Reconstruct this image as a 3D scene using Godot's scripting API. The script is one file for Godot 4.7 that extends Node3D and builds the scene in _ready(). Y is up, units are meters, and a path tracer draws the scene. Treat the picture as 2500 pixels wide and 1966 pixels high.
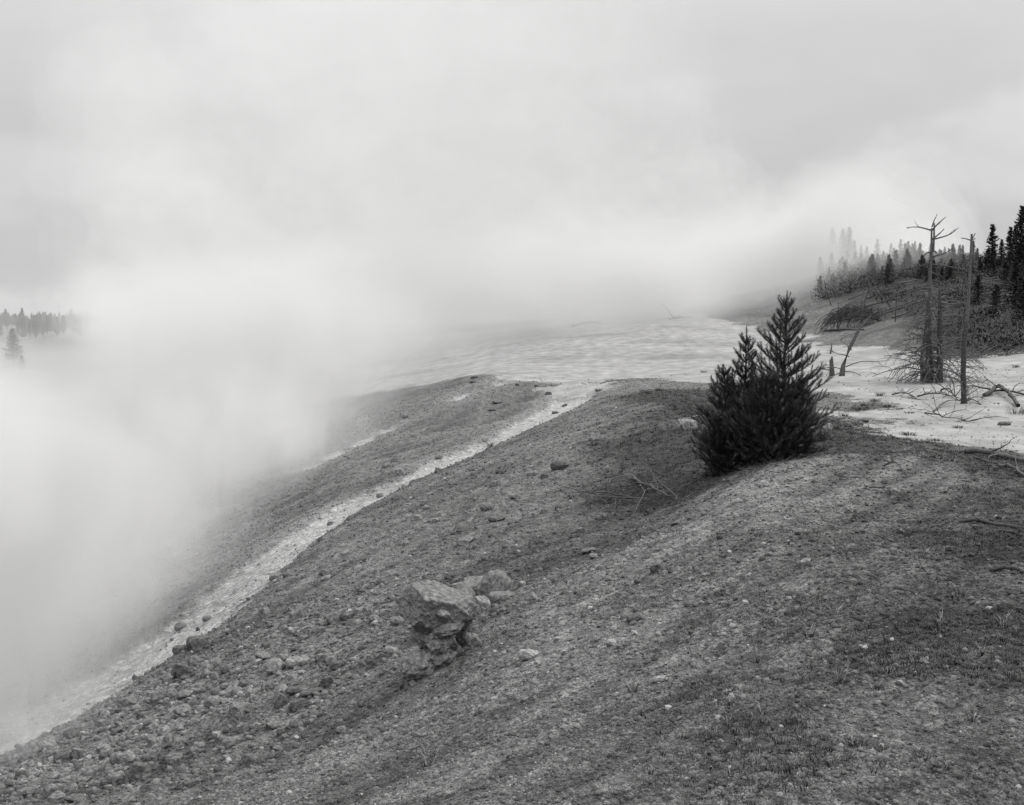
extends Node3D

const EYE := 1.65
var rng := RandomNumberGenerator.new()
var noise_a := FastNoiseLite.new()   # broad
var noise_b := FastNoiseLite.new()   # lumps
var noise_c := FastNoiseLite.new()   # grain
var noise_d := FastNoiseLite.new()   # ridged streaks

func _ready():
	rng.seed = 4471
	make_camera_and_light()
	make_noises()
	solve_terrain()
	make_materials()
	make_ground()
	make_steam()
	make_pines()
	make_dead_trees()
	make_forest()
	make_pillar()
	make_rocks()
	make_rubble()
	make_branches()
	make_brush()
	make_grass()

# ---------------------------------------------------------------- camera, sky, sun, exposure
func make_camera_and_light():
	var cam := Camera3D.new(); cam.name = "camera"
	cam.position = Vector3(0, EYE, 0)
	cam.rotation.x = -atan(164.0 / 2480.0)
	cam.fov = 38.0; cam.near = 0.1; cam.far = 6000.0
	add_child(cam)
	var sun := DirectionalLight3D.new(); sun.name = "sun"
	sun.light_energy = 0.5; sun.light_angular_distance = 11.0
	sun.light_color = Color(1.0, 0.985, 0.965)
	sun.shadow_enabled = true
	sun.look_at_from_position(Vector3(46, 62, -40), Vector3.ZERO)
	add_child(sun)
	var e := Environment.new()
	e.background_mode = Environment.BG_SKY
	e.sky = Sky.new()
	var pano := PanoramaSkyMaterial.new()
	pano.panorama = sky_picture()
	e.sky.sky_material = pano
	e.tonemap_mode = Environment.TONE_MAPPER_LINEAR
	e.tonemap_exposure = 1.3
	e.volumetric_fog_enabled = true
	e.volumetric_fog_density = 0.0
	e.sdfgi_enabled = true; e.ssao_enabled = true; e.ssil_enabled = true
	var we := WorldEnvironment.new(); we.name = "environment"; we.environment = e
	add_child(we)

# An overcast sky: three times as bright overhead as at the horizon, under a layer of broken stratus.
func sky_picture() -> ImageTexture:
	var w := 1024; var h := 512
	var im := Image.create(w, h, false, Image.FORMAT_RGBF)
	var n := FastNoiseLite.new(); n.seed = 11; n.noise_type = FastNoiseLite.TYPE_SIMPLEX_SMOOTH
	n.frequency = 0.42; n.fractal_octaves = 6; n.fractal_gain = 0.52; n.domain_warp_enabled = true; n.domain_warp_amplitude = 1.1; n.domain_warp_frequency = 0.35
	var n2 := FastNoiseLite.new(); n2.seed = 29; n2.noise_type = FastNoiseLite.TYPE_SIMPLEX_SMOOTH
	n2.frequency = 0.16; n2.fractal_octaves = 5; n2.domain_warp_enabled = true; n2.domain_warp_amplitude = 2.0; n2.domain_warp_frequency = 0.2
	for y in h:
		var el := PI * (0.5 - (y + 0.5) / h)
		var s := sin(el)
		for x in w:
			var az := TAU * (x + 0.5) / w
			var d := Vector3(sin(az) * cos(el), s, cos(az) * cos(el))
			var v := 0.43 * (1.0 + 2.2 * maxf(s, 0.0) * smoothstep(0.0, 0.6, s))
			if s > -0.02:
				var k := 3.2 / (maxf(s, 0.0) + 0.16)
				var a := n.get_noise_3d(d.x * k, d.z * k, s * 5.0)
				var b := n2.get_noise_3d(d.x * k, d.z * k, 7.0)
				var breaks := smoothstep(0.05, 0.42, b + 0.45 * a)
				# the cloud is thinner and brighter towards the hidden sun
				var lobe := exp(-3.0 * (1.0 - d.dot(Vector3(46, 62, -40).normalized())))
				v *= 1.03 + 0.085 * a + 0.05 * b + (0.05 + 1.9 * lobe) * breaks + 0.45 * lobe
				# gaps in the cloud towards the sun
				for g in [[0.325, 0.188, 0.052, 0.55], [0.275, 0.165, 0.03, 0.3], [0.205, 0.128, 0.022, 0.4], [0.40, 0.105, 0.06, 0.45], [0.62, 0.30, 0.07, 0.5], [0.86, 0.52, 0.12, 0.6], [1.1, 0.24, 0.08, 0.5]]:
					var to := Vector3(sin(g[0]) * cos(g[1]), sin(g[1]), -cos(g[0]) * cos(g[1]))
					if d.distance_squared_to(to) > 12.0 * g[2] * g[2]: continue
					var away: float = d.distance_to(to) / g[2] * (1.0 + 0.9 * a + 0.5 * n.get_noise_3d(d.x * 30.0, d.y * 45.0, d.z * 30.0))
					if away < 3.0: v *= 1.0 + g[3] * exp(-away * away)
			im.set_pixel(x, y, Color(v, v, v))
	return ImageTexture.create_from_image(im)

# ---------------------------------------------------------------- terrain
var ctl := [0.00,-5.20,-0.53,1.93,-4.30,-0.16,0.96,-4.50,-0.24,-1.84,-7.60,-1.54,-4.72,-10.50,-2.76,3.68,-8.30,-0.21,2.11,-8.40,-0.44,0.82,-7.60,-0.72,0.18,-6.90,-0.82,1.44,-5.70,-0.24,7.49,-17.00,-0.48,4.80,-14.50,-0.64,3.94,-17.20,-0.79,2.26,-13.40,-0.86,1.21,-11.20,-0.95,0.05,-9.50,-1.19,-0.93,-11.00,-1.73,-1.62,-10.20,-2.00,-3.53,-12.50,-2.82,-4.39,-12.00,-3.05,4.17,-20.00,-0.74,5.79,-21.50,-0.70,7.35,-21.00,-0.64,8.81,-20.00,-0.66,2.31,-21.50,-1.40,1.20,-18.00,-1.49,-0.23,-15.50,-1.76,-2.47,-18.00,-2.46,-3.28,-16.50,-2.73,0.73,-28.00,-1.41,-0.79,-22.50,-1.91,-2.11,-22.00,-2.28,4.12,-28.00,-0.78,5.70,-41.00,-0.91,3.80,-44.00,-1.19,7.87,-42.00,-0.89,4.49,-52.00,-0.97,9.02,-54.00,-0.85,2.91,-50.00,-1.47,0.24,-42.00,-2.00,-1.55,-36.00,-2.35,-3.22,-31.00,-2.62,-4.32,-27.50,-2.87,-5.15,-24.00,-3.23,-5.51,-21.20,-3.50,-6.12,-19.00,-3.79,-6.69,-17.40,-3.99,-7.29,-16.30,-4.14,0.28,-49.00,-1.91,-2.53,-46.00,-2.44,-4.87,-42.00,-2.94,-6.38,-36.00,-3.60,-7.28,-30.50,-4.18,-8.03,-25.00,-4.47,-8.30,-20.50,-4.56,-9.91,-19.50,-4.67,1.45,-56.00,-1.17,-2.08,-60.00,-1.13,-4.96,-52.00,-2.55,4.85,-62.00,-1.10,12.02,-72.00,-0.38,12.88,-52.00,-0.65,3.49,-76.00,-0.49,19.79,-80.00,0.04,15.38,-105.00,1.65,7.39,-112.00,1.56,18.74,-128.00,2.78,9.53,-33.00,-0.95,16.24,-45.00,-0.62,14.15,-36.50,-0.82,17.54,-40.00,-0.61,11.65,-26.50,-0.92,26.27,-60.00,-0.04,22.30,-68.00,0.15,25.64,-66.00,0.19,24.71,-100.00,1.25,23.83,-125.00,2.55,31.27,-138.00,4.42,32.14,-112.00,3.45,32.07,-98.00,2.83,33.80,-92.00,3.13,37.53,-86.00,3.37,41.11,-152.00,7.74,39.86,-122.00,6.05,42.56,-110.00,5.62,45.33,-104.00,5.40,50.97,-178.00,10.55,51.96,-150.00,9.75,51.05,-128.00,7.18,53.15,-122.00,7.27,58.00,-110.00,6.05,-15.92,-36.00,-4.78,-15.13,-42.00,-4.99,-12.86,-29.00,-4.97,-15.74,-30.00,-4.58,-20.82,-75.00,-4.71,-11.23,-72.00,-2.99,-6.00,-80.00,-1.57,-9.74,-130.00,0.08,-44.83,-190.00,-0.64,-59.63,-150.00,-3.18,-61.32,-140.00,-3.42,-183.52,-420.00,1.65,-158.17,-420.00,1.65,-82.13,-420.00,1.65,2.37,-420.00,3.34,61.98,-300.00,6.46,134.21,-300.00,10.07,0.00,0.00,0.00,4.00,1.50,0.10,-5.00,0.30,-1.00,0.00,5.00,-0.10,8.00,-6.00,-0.35,-14.00,-4.00,-3.60,14.00,-2.00,-0.60,14.00,-30.00,-0.90,-20.00,10.00,-5.00,20.00,20.00,-1.50,0.00,60.00,-3.00,-60.00,0.00,-10.00,60.00,0.00,-1.50,60.00,-40.00,0.50,-60.00,-60.00,-6.00,110.00,-100.00,9.00,-140.00,-100.00,-7.00,0.00,300.00,-6.00,300.00,0.00,10.00,-300.00,0.00,-8.00,-300.00,-420.00,6.00,300.00,-420.00,22.00]
var cq: PackedVector2Array = []
var wts: PackedFloat64Array = []
const AZ0 := -0.72
const AZ1 := 0.72
const GA := 180
const GR := 170
const RLO := 0.8
const RHI := 1600.0
var grid_h: PackedFloat32Array = []
var grid_sinter: PackedFloat32Array = []
var grid_chan: PackedFloat32Array = []
var grid_turf: PackedFloat32Array = []
var grid_crest: PackedFloat32Array = []
var grid_side: PackedFloat32Array = []

var channel_line = [Vector2(4.26, -60.00), Vector2(3.42, -55.00), Vector2(2.33, -48.50), Vector2(1.15, -44.50), Vector2(-0.42, -39.50), Vector2(-1.81, -35.50), Vector2(-2.94, -32.00), Vector2(-3.79, -29.50), Vector2(-4.35, -27.00), Vector2(-4.95, -25.00), Vector2(-5.43, -22.70), Vector2(-5.78, -20.60), Vector2(-6.19, -19.20), Vector2(-6.70, -18.00), Vector2(-7.14, -16.90), Vector2(-7.86, -15.40)]
var side_channel = [Vector2(2.31, -61.00), Vector2(-0.14, -58.00), Vector2(-2.36, -55.00), Vector2(-3.91, -52.00), Vector2(-5.18, -50.00), Vector2(-6.20, -47.00), Vector2(-7.60, -43.00)]
var sinter_edge = [Vector2(10.04, -17.50), Vector2(9.85, -20.00), Vector2(9.47, -21.50), Vector2(9.57, -24.50), Vector2(9.23, -27.00), Vector2(9.33, -31.00), Vector2(10.10, -36.00), Vector2(11.10, -42.00), Vector2(10.29, -46.00), Vector2(8.98, -49.00), Vector2(6.97, -55.00), Vector2(4.92, -57.00), Vector2(3.17, -51.00), Vector2(1.55, -52.00), Vector2(1.03, -58.00), Vector2(-2.15, -62.00), Vector2(-4.95, -66.00), Vector2(-7.86, -68.00), Vector2(-17.78, -75.00), Vector2(-39.55, -90.00), Vector2(-44.36, -140.00), Vector2(-10.48, -140.00), Vector2(11.88, -138.00), Vector2(19.61, -134.00), Vector2(21.12, -121.00), Vector2(22.01, -113.00), Vector2(22.70, -100.00), Vector2(22.98, -90.00), Vector2(21.55, -76.00), Vector2(22.63, -69.00), Vector2(25.25, -65.00), Vector2(27.14, -62.00), Vector2(29.05, -57.00), Vector2(26.12, -40.00)]
var turf_edge = [Vector2(3.89, -45.00), Vector2(6.21, -46.00), Vector2(8.62, -46.00), Vector2(9.92, -40.00), Vector2(9.40, -34.00), Vector2(8.70, -28.50), Vector2(8.92, -25.50), Vector2(9.25, -21.00), Vector2(11.67, -19.00), Vector2(6.17, -10.00), Vector2(5.52, -12.50), Vector2(5.76, -15.50), Vector2(6.20, -19.50), Vector2(5.74, -21.00), Vector2(4.07, -19.50), Vector2(3.19, -19.00), Vector2(2.38, -17.50), Vector2(1.65, -19.00), Vector2(1.20, -20.50), Vector2(2.13, -24.50), Vector2(3.81, -32.00)]
var steam_edge = [Vector2(-9.18, -14.00), Vector2(-6.21, -14.80), Vector2(-6.48, -17.40), Vector2(-6.41, -21.00), Vector2(-6.49, -25.20), Vector2(-6.63, -31.00), Vector2(-6.74, -42.00), Vector2(-5.49, -53.00), Vector2(-4.16, -66.00), Vector2(-2.70, -78.00), Vector2(0.84, -87.00), Vector2(8.36, -97.00), Vector2(16.84, -109.00), Vector2(24.51, -121.00), Vector2(32.51, -134.00), Vector2(38.91, -146.00), Vector2(51.54, -180.00), Vector2(74.48, -240.00), Vector2(130.55, -400.00), Vector2(-271.41, -400.00), Vector2(-48.47, -60.00)]
var brush_edge = [Vector2(21.80, -69.00), Vector2(27.67, -85.00), Vector2(30.10, -98.00), Vector2(33.37, -118.00), Vector2(36.91, -145.00), Vector2(48.01, -175.00), Vector2(60.61, -175.00), Vector2(72.98, -150.00), Vector2(42.68, -75.00), Vector2(30.33, -62.00), Vector2(27.57, -63.00), Vector2(26.02, -67.00)]
var crest_line = [Vector2(6.83, -19.50), Vector2(5.59, -19.30), Vector2(4.53, -18.80), Vector2(3.27, -16.30), Vector2(2.13, -13.60), Vector2(1.24, -11.50), Vector2(0.38, -9.90), Vector2(-0.33, -9.20), Vector2(-0.97, -8.80), Vector2(-1.53, -8.30)]
var pool_edge = [Vector2(-11.8, -23.0), Vector2(-10.8, -30.0), Vector2(-13.5, -43.0), Vector2(-40, -60), Vector2(-60, -40), Vector2(-40, -20), Vector2(-17, -18)]


func make_noises():
	noise_a.seed = 3; noise_a.frequency = 0.11; noise_a.fractal_octaves = 4
	noise_b.seed = 5; noise_b.frequency = 1.3; noise_b.fractal_octaves = 4
	noise_c.seed = 8; noise_c.frequency = 9.0; noise_c.fractal_octaves = 2
	noise_d.seed = 13; noise_d.frequency = 0.9; noise_d.fractal_octaves = 4; noise_d.fractal_type = FastNoiseLite.FRACTAL_RIDGED

func warp(x: float, z: float) -> Vector2:
	var r := sqrt(x * x + z * z) + 1e-6
	var k := log(1.0 + r / 5.0) / r
	return Vector2(x * k, z * k)

func kernel(r2: float) -> float:
	return 0.0 if r2 < 1e-12 else 0.5 * r2 * log(r2)

func solve_terrain():
	var n := ctl.size() / 3
	var m := n + 3
	var A := []
	for i in n:
		cq.append(warp(ctl[i * 3], ctl[i * 3 + 1]))
	for i in m:
		var row := PackedFloat64Array(); row.resize(m + 1)
		if i < n:
			for j in n:
				row[j] = kernel(cq[i].distance_squared_to(cq[j]))
			row[i] += 0.0006
			row[n] = 1.0; row[n + 1] = cq[i].x; row[n + 2] = cq[i].y
			row[m] = ctl[i * 3 + 2]
		else:
			for j in n:
				row[j] = 1.0 if i == n else (cq[j].x if i == n + 1 else cq[j].y)
		A.append(row)
	for c in m:
		var p := c
		for i in range(c + 1, m):
			if absf(A[i][c]) > absf(A[p][c]): p = i
		var t = A[c]; A[c] = A[p]; A[p] = t
		var pr: PackedFloat64Array = A[c]
		var inv := 1.0 / pr[c]
		for i in range(c + 1, m):
			var ri: PackedFloat64Array = A[i]
			var f := ri[c] * inv
			if f == 0.0: continue
			for j in range(c, m + 1):
				ri[j] -= f * pr[j]
			A[i] = ri
	wts.resize(m)
	for i in range(m - 1, -1, -1):
		var s: float = A[i][m]
		for j in range(i + 1, m): s -= A[i][j] * wts[j]
		wts[i] = s / A[i][i]
	grid_h.resize(GA * GR); grid_sinter.resize(GA * GR); grid_chan.resize(GA * GR); grid_turf.resize(GA * GR); grid_crest.resize(GA * GR); grid_side.resize(GA * GR)
	var sp := PackedVector2Array(sinter_edge); var tp := PackedVector2Array(turf_edge); var pp := PackedVector2Array(pool_edge); var bp := PackedVector2Array(brush_edge)
	for i in GR:
		var r := RLO * pow(RHI / RLO, float(i) / (GR - 1))
		for j in GA:
			var az := lerpf(AZ0, AZ1, float(j) / (GA - 1))
			var x := r * sin(az); var z := -r * cos(az)
			grid_h[i * GA + j] = height_exact(x, z)
			var p := Vector2(x, z)
			grid_sinter[i * GA + j] = maxf(inside(sp, p), inside(pp, p))
			grid_turf[i * GA + j] = maxf(inside(tp, p), inside(bp, p) * 0.3)
			var cd := line_distance(crest_line, p)
			var near_k := 0
			for k in crest_line.size() - 1:
				if absf(Geometry2D.get_closest_point_to_segment(p, crest_line[k], crest_line[k + 1]).distance_to(p) - cd) < 1e-4: near_k = k
			var along: Vector2 = crest_line[near_k + 1] - crest_line[near_k]
			grid_crest[i * GA + j] = cd * (1.0 if along.cross(p - crest_line[near_k]) < 0 else -1.0)
			var cx: float = channel_line[0].x
			for k in channel_line.size() - 1:
				if p.y >= channel_line[k].y: cx = lerpf(channel_line[k].x, channel_line[k + 1].x, clampf((p.y - channel_line[k].y) / (channel_line[k + 1].y - channel_line[k].y), 0.0, 1.0))
			grid_side[i * GA + j] = x - cx
			grid_chan[i * GA + j] = minf(line_distance(channel_line, p), line_distance(side_channel, p) + 0.34)

func height_exact(x: float, z: float) -> float:
	var n := cq.size()
	var q := warp(x, z)
	var s := wts[n] + wts[n + 1] * q.x + wts[n + 2] * q.y
	for i in n:
		var r2 := q.distance_squared_to(cq[i])
		if r2 > 1e-12:
			s += wts[i] * 0.5 * r2 * log(r2)
	return s

# signed distance in metres, positive inside
func inside(poly: PackedVector2Array, p: Vector2) -> float:
	var d := line_distance(poly, p)
	d = minf(d, Geometry2D.get_closest_point_to_segment(p, poly[poly.size() - 1], poly[0]).distance_to(p))
	return d if Geometry2D.is_point_in_polygon(p, poly) else -d

func line_distance(line, p: Vector2) -> float:
	var best := 1e9
	for i in line.size() - 1:
		best = minf(best, Geometry2D.get_closest_point_to_segment(p, line[i], line[i + 1]).distance_squared_to(p))
	return sqrt(best)

var LR := log(RHI / RLO)

# base height, sinter, channel, turf at a place: one interpolation in the coarse grids
func sample(x: float, z: float) -> Array:
	var r := sqrt(x * x + z * z)
	var az := atan2(x, -z)
	if az <= AZ0 or az >= AZ1 or r <= RLO or r >= RHI:
		return [height_exact(x, z), -20.0, 50.0, -20.0, 50.0, 50.0]
	var fi := log(r / RLO) / LR * (GR - 1)
	var fj := (az - AZ0) / (AZ1 - AZ0) * (GA - 1)
	var i := mini(int(fi), GR - 2); var j := mini(int(fj), GA - 2)
	var u := fi - i; var v := fj - j
	var k := i * GA + j
	var a := (1.0 - u) * (1.0 - v); var b := (1.0 - u) * v; var c := u * (1.0 - v); var d := u * v
	return [a * grid_h[k] + b * grid_h[k + 1] + c * grid_h[k + GA] + d * grid_h[k + GA + 1],
		a * grid_sinter[k] + b * grid_sinter[k + 1] + c * grid_sinter[k + GA] + d * grid_sinter[k + GA + 1],
		a * grid_chan[k] + b * grid_chan[k + 1] + c * grid_chan[k + GA] + d * grid_chan[k + GA + 1],
		a * grid_turf[k] + b * grid_turf[k + 1] + c * grid_turf[k + GA] + d * grid_turf[k + GA + 1],
		a * grid_crest[k] + b * grid_crest[k + 1] + c * grid_crest[k + GA] + d * grid_crest[k + GA + 1],
		a * grid_side[k] + b * grid_side[k + 1] + c * grid_side[k + GA] + d * grid_side[k + GA + 1]]

# height of the finished surface and its base colour: [height, albedo, sinter share, turf share]
func surface_at(x: float, z: float) -> Array:
	var s := sample(x, z)
	var r := sqrt(x * x + z * z)
	var na := noise_a.get_noise_2d(x, z)
	var nb := noise_b.get_noise_2d(x, z)
	var nc := noise_c.get_noise_2d(x, z)
	nb *= 1.0 - 0.8 * smoothstep(26.0, 60.0, r)
	nc *= 1.0 - smoothstep(9.0, 26.0, r)
	# streaks run along the slope, from the lower left to the upper right
	var nd := noise_d.get_noise_2d((x * 0.85 + z * 0.53) * 0.9, (x * 0.53 - z * 0.85) * 0.14)
	var sin_d: float = s[1] + na * 3.2 + nb * minf(1.2, 0.03 * r + 0.25)
	var sinter := smoothstep(-0.25, 0.45, sin_d)
	var half := 0.74 + 0.40 * na + 0.38 * nb + 0.55 * smoothstep(29.0, 17.0, r)
	var chan := 1.0 - smoothstep(half - 0.12, half + 0.16, s[2] + 0.10 * nc)
	var turf: float = smoothstep(-1.1, 1.4, s[3] + na * 3.0 + nb * 1.1) * (1.0 - sinter)
	var h: float = s[0]
	var cr: float = s[4]
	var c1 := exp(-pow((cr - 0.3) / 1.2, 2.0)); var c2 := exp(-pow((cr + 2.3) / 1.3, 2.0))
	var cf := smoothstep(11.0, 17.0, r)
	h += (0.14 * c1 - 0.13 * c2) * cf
	var rough := 1.0 - 0.92 * sinter
	h += rough * (0.07 * na * minf(1.0, r / 9.0) + 0.042 * nb + 0.014 * nc + 0.034 * nd)
	h -= 0.16 * (1.0 - smoothstep(half - 0.25, half + 0.35, s[2])) * (1.0 - 0.8 * sinter)
	# base colours
	var thin := smoothstep(0.4, 3.0, x + 0.10 * z + na * 2.5) * smoothstep(19.0, 12.0, r)
	var gravel := 0.106 + 0.05 * na + 0.032 * nb + 0.03 * nc + 0.065 * nd
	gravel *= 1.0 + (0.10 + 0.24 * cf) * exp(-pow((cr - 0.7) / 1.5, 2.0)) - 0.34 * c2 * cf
	gravel *= 1.0 - 0.46 * 1.2 * thin * (0.7 + 0.6 * smoothstep(-0.2, 0.3, noise_a.get_noise_2d(x * 3.0 + 50.0, z * 3.0)))
	gravel *= 1.0 - 0.45 * smoothstep(0.22, 0.5, nb + 0.4 * nc)
	gravel = maxf(gravel, 0.035)
	var grass := 0.031 + 0.012 * nb + 0.012 * nc
	var white := 0.29 + 0.03 * na + 0.025 * nb + 0.015 * nc
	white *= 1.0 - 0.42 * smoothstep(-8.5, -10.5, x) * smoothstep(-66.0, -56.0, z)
	# thin dark films that run across the flat
	white -= 0.022 * smoothstep(0.2, 0.75, noise_d.get_noise_2d(x * 0.035 + 40.0, z * 0.085)) + 0.06 * smoothstep(0.1, 0.45, noise_a.get_noise_2d(x * 0.5 + 9.0, z * 1.1))
	var a := lerpf(gravel, grass, turf * 0.85)
	# a pale wash spreads over the far bank of the channel
	var wash := 0.30 * (1.0 - smoothstep(half, half + 1.3 + na, s[2])) * smoothstep(0.0, -0.6, s[5])
	white += 0.05 * nc * sinter
	a = lerpf(a, white, maxf(sinter, maxf(chan * clampf(1.0 + 0.3 * nb, 0.0, 1.0), wash)))
	return [h, clampf(a, 0.02, 0.7), maxf(sinter, chan), turf, 0.0, 0.0, sinter]

func ground_y(x: float, z: float) -> float:
	return surface_at(x, z)[0]

func place(x: float, z: float, sink := 0.0) -> Vector3:
	return Vector3(x, ground_y(x, z) - sink, z)

var M := {}

func flat_mat(albedo: float, rough := 0.95) -> StandardMaterial3D:
	var m := StandardMaterial3D.new()
	m.albedo_color = Color(albedo, albedo, albedo).linear_to_srgb()
	m.roughness = rough
	m.metallic_specular = 0.25
	return m

func make_materials():
	var g := StandardMaterial3D.new()
	g.vertex_color_use_as_albedo = true
	g.albedo_texture = gravel_picture(1024, 51, 0.75)
	g.uv1_scale = Vector3(1, 1, 1)
	g.roughness = 0.96; g.metallic_specular = 0.2
	g.heightmap_enabled = true
	g.heightmap_texture = g.albedo_texture
	g.heightmap_scale = 2.2
	M.ground = g
	# the mineral crust: smoother, with faint flow films
	var s := StandardMaterial3D.new()
	s.vertex_color_use_as_albedo = true
	var n := FastNoiseLite.new(); n.seed = 91; n.frequency = 0.006; n.fractal_octaves = 8; n.fractal_gain = 0.75; n.fractal_gain = 0.6
	var src := n.get_seamless_image(1024, 1024).get_data()
	var out := PackedByteArray(); out.resize(1024 * 1024)
	for i in out.size(): out[i] = clampi(int(206 + 0.28 * src[i]) - 13, 0, 255)
	s.albedo_texture = ImageTexture.create_from_image(Image.create_from_data(1024, 1024, false, Image.FORMAT_L8, out))
	s.uv1_scale = Vector3(0.31, 0.17, 1)
	s.roughness = 0.9; s.metallic_specular = 0.3
	M.crust = s

# Grains of several sizes: cells of a cellular noise, each with its own tone.
func gravel_picture(size: int, sd: int, contrast: float) -> ImageTexture:
	var total := PackedFloat32Array(); total.resize(size * size)
	for o in [[0.012, 0.34], [0.03, 0.42], [0.075, 0.34], [0.16, 0.22]]:
		var n := FastNoiseLite.new(); n.seed = sd + int(o[0] * 1000); n.noise_type = FastNoiseLite.TYPE_CELLULAR
		n.frequency = o[0]; n.cellular_return_type = FastNoiseLite.RETURN_DISTANCE2_SUB; n.fractal_type = FastNoiseLite.FRACTAL_NONE
		var b := n.get_seamless_image(size, size, false, false, 0.08).get_data()
		n.cellular_return_type = FastNoiseLite.RETURN_CELL_VALUE
		var c := n.get_seamless_image(size, size, false, false, 0.08).get_data()
		for i in size * size:
			total[i] += o[1] * (0.5 * minf(1.0, b[i] / 90.0) + 0.5 * c[i] / 255.0 - 0.5)
	var out := PackedByteArray(); out.resize(size * size)
	for i in size * size:
		out[i] = clampi(int(255.0 * (0.72 + contrast * total[i])), 0, 255)
	return ImageTexture.create_from_image(Image.create_from_data(size, size, false, Image.FORMAT_L8, out))

func make_ground():
	var cols: PackedFloat32Array = []
	var fine := 760
	for j in 30: cols.append(lerpf(-PI, -0.56, j / 30.0))
	for j in fine: cols.append(lerpf(-0.56, 0.56, j / float(fine)))
	for j in 31: cols.append(lerpf(0.56, PI, j / 30.0))
	var rows: PackedFloat32Array = [0.02, 0.5, 1.0, 1.6, 2.2, 2.8]
	var r := 3.2
	while r < 4500.0:
		rows.append(r)
		r += minf(r * r / 1750.0, 0.011 * r) if r < 210.0 else 0.05 * r
	var nc := cols.size(); var nr := rows.size()
	var v := PackedVector3Array(); var c := PackedColorArray(); var uv := PackedVector2Array(); var nrm := PackedVector3Array()
	v.resize(nc * nr); c.resize(nc * nr); uv.resize(nc * nr); nrm.resize(nc * nr)
	var smooth_share := PackedFloat32Array(); smooth_share.resize(nc * nr)
	for i in nr:
		for j in nc:
			var x := rows[i] * sin(cols[j]); var z := -rows[i] * cos(cols[j])
			var s := surface_at(x, z)
			var k := i * nc + j
			v[k] = Vector3(x, s[0], z)
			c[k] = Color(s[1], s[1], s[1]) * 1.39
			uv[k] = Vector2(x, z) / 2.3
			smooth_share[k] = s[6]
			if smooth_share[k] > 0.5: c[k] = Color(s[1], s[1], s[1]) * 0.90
			else: c[k] = c[k] * (1.0 + 0.12 * s[2])
	for i in nr:
		for j in nc:
			var a := v[i * nc + mini(j + 1, nc - 1)] - v[i * nc + maxi(j - 1, 0)]
			var b := v[mini(i + 1, nr - 1) * nc + j] - v[maxi(i - 1, 0) * nc + j]
			nrm[i * nc + j] = a.cross(b).normalized()
	var ix := PackedInt32Array(); ix.resize((nc - 1) * (nr - 1) * 6)
	var ix2 := PackedInt32Array()
	var q := 0
	for i in nr - 1:
		for j in nc - 1:
			var k := i * nc + j
			if smooth_share[k] > 0.5:
				ix2.append_array([k, k + nc, k + 1, k + 1, k + nc, k + nc + 1])
				continue
			ix[q] = k; ix[q + 1] = k + nc; ix[q + 2] = k + 1
			ix[q + 3] = k + 1; ix[q + 4] = k + nc; ix[q + 5] = k + nc + 1
			q += 6
	ix.resize(q)
	var arr := []; arr.resize(Mesh.ARRAY_MAX)
	arr[Mesh.ARRAY_VERTEX] = v; arr[Mesh.ARRAY_NORMAL] = nrm; arr[Mesh.ARRAY_COLOR] = c; arr[Mesh.ARRAY_TEX_UV] = uv; arr[Mesh.ARRAY_INDEX] = ix
	var mesh := ArrayMesh.new(); mesh.add_surface_from_arrays(Mesh.PRIMITIVE_TRIANGLES, arr)
	arr[Mesh.ARRAY_INDEX] = ix2
	mesh.add_surface_from_arrays(Mesh.PRIMITIVE_TRIANGLES, arr)
	mesh.surface_set_material(0, M.ground); mesh.surface_set_material(1, M.crust)
	var o := MeshInstance3D.new(); o.name = "ground"; o.mesh = mesh
	o.set_meta("kind", "structure"); o.set_meta("label", "gravel slope, white mineral flat and hillside as one ground")
	add_child(o)

# ---------------------------------------------------------------- steam
func fog_mat(density: float) -> FogMaterial:
	var m := FogMaterial.new(); m.density = density; m.albedo = Color(0.99, 0.99, 0.99)
	return m


const SA := 92
const SR := 98
const SY := 52
const SA0 := -0.66
const SA1 := 0.50
const SR0 := 11.0
const SR1 := 430.0
const STEAM_LEVELS := [0.0025, 0.0055, 0.010, 0.016, 0.025, 0.038, 0.055, 0.08, 0.12, 0.18, 0.26]

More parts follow.
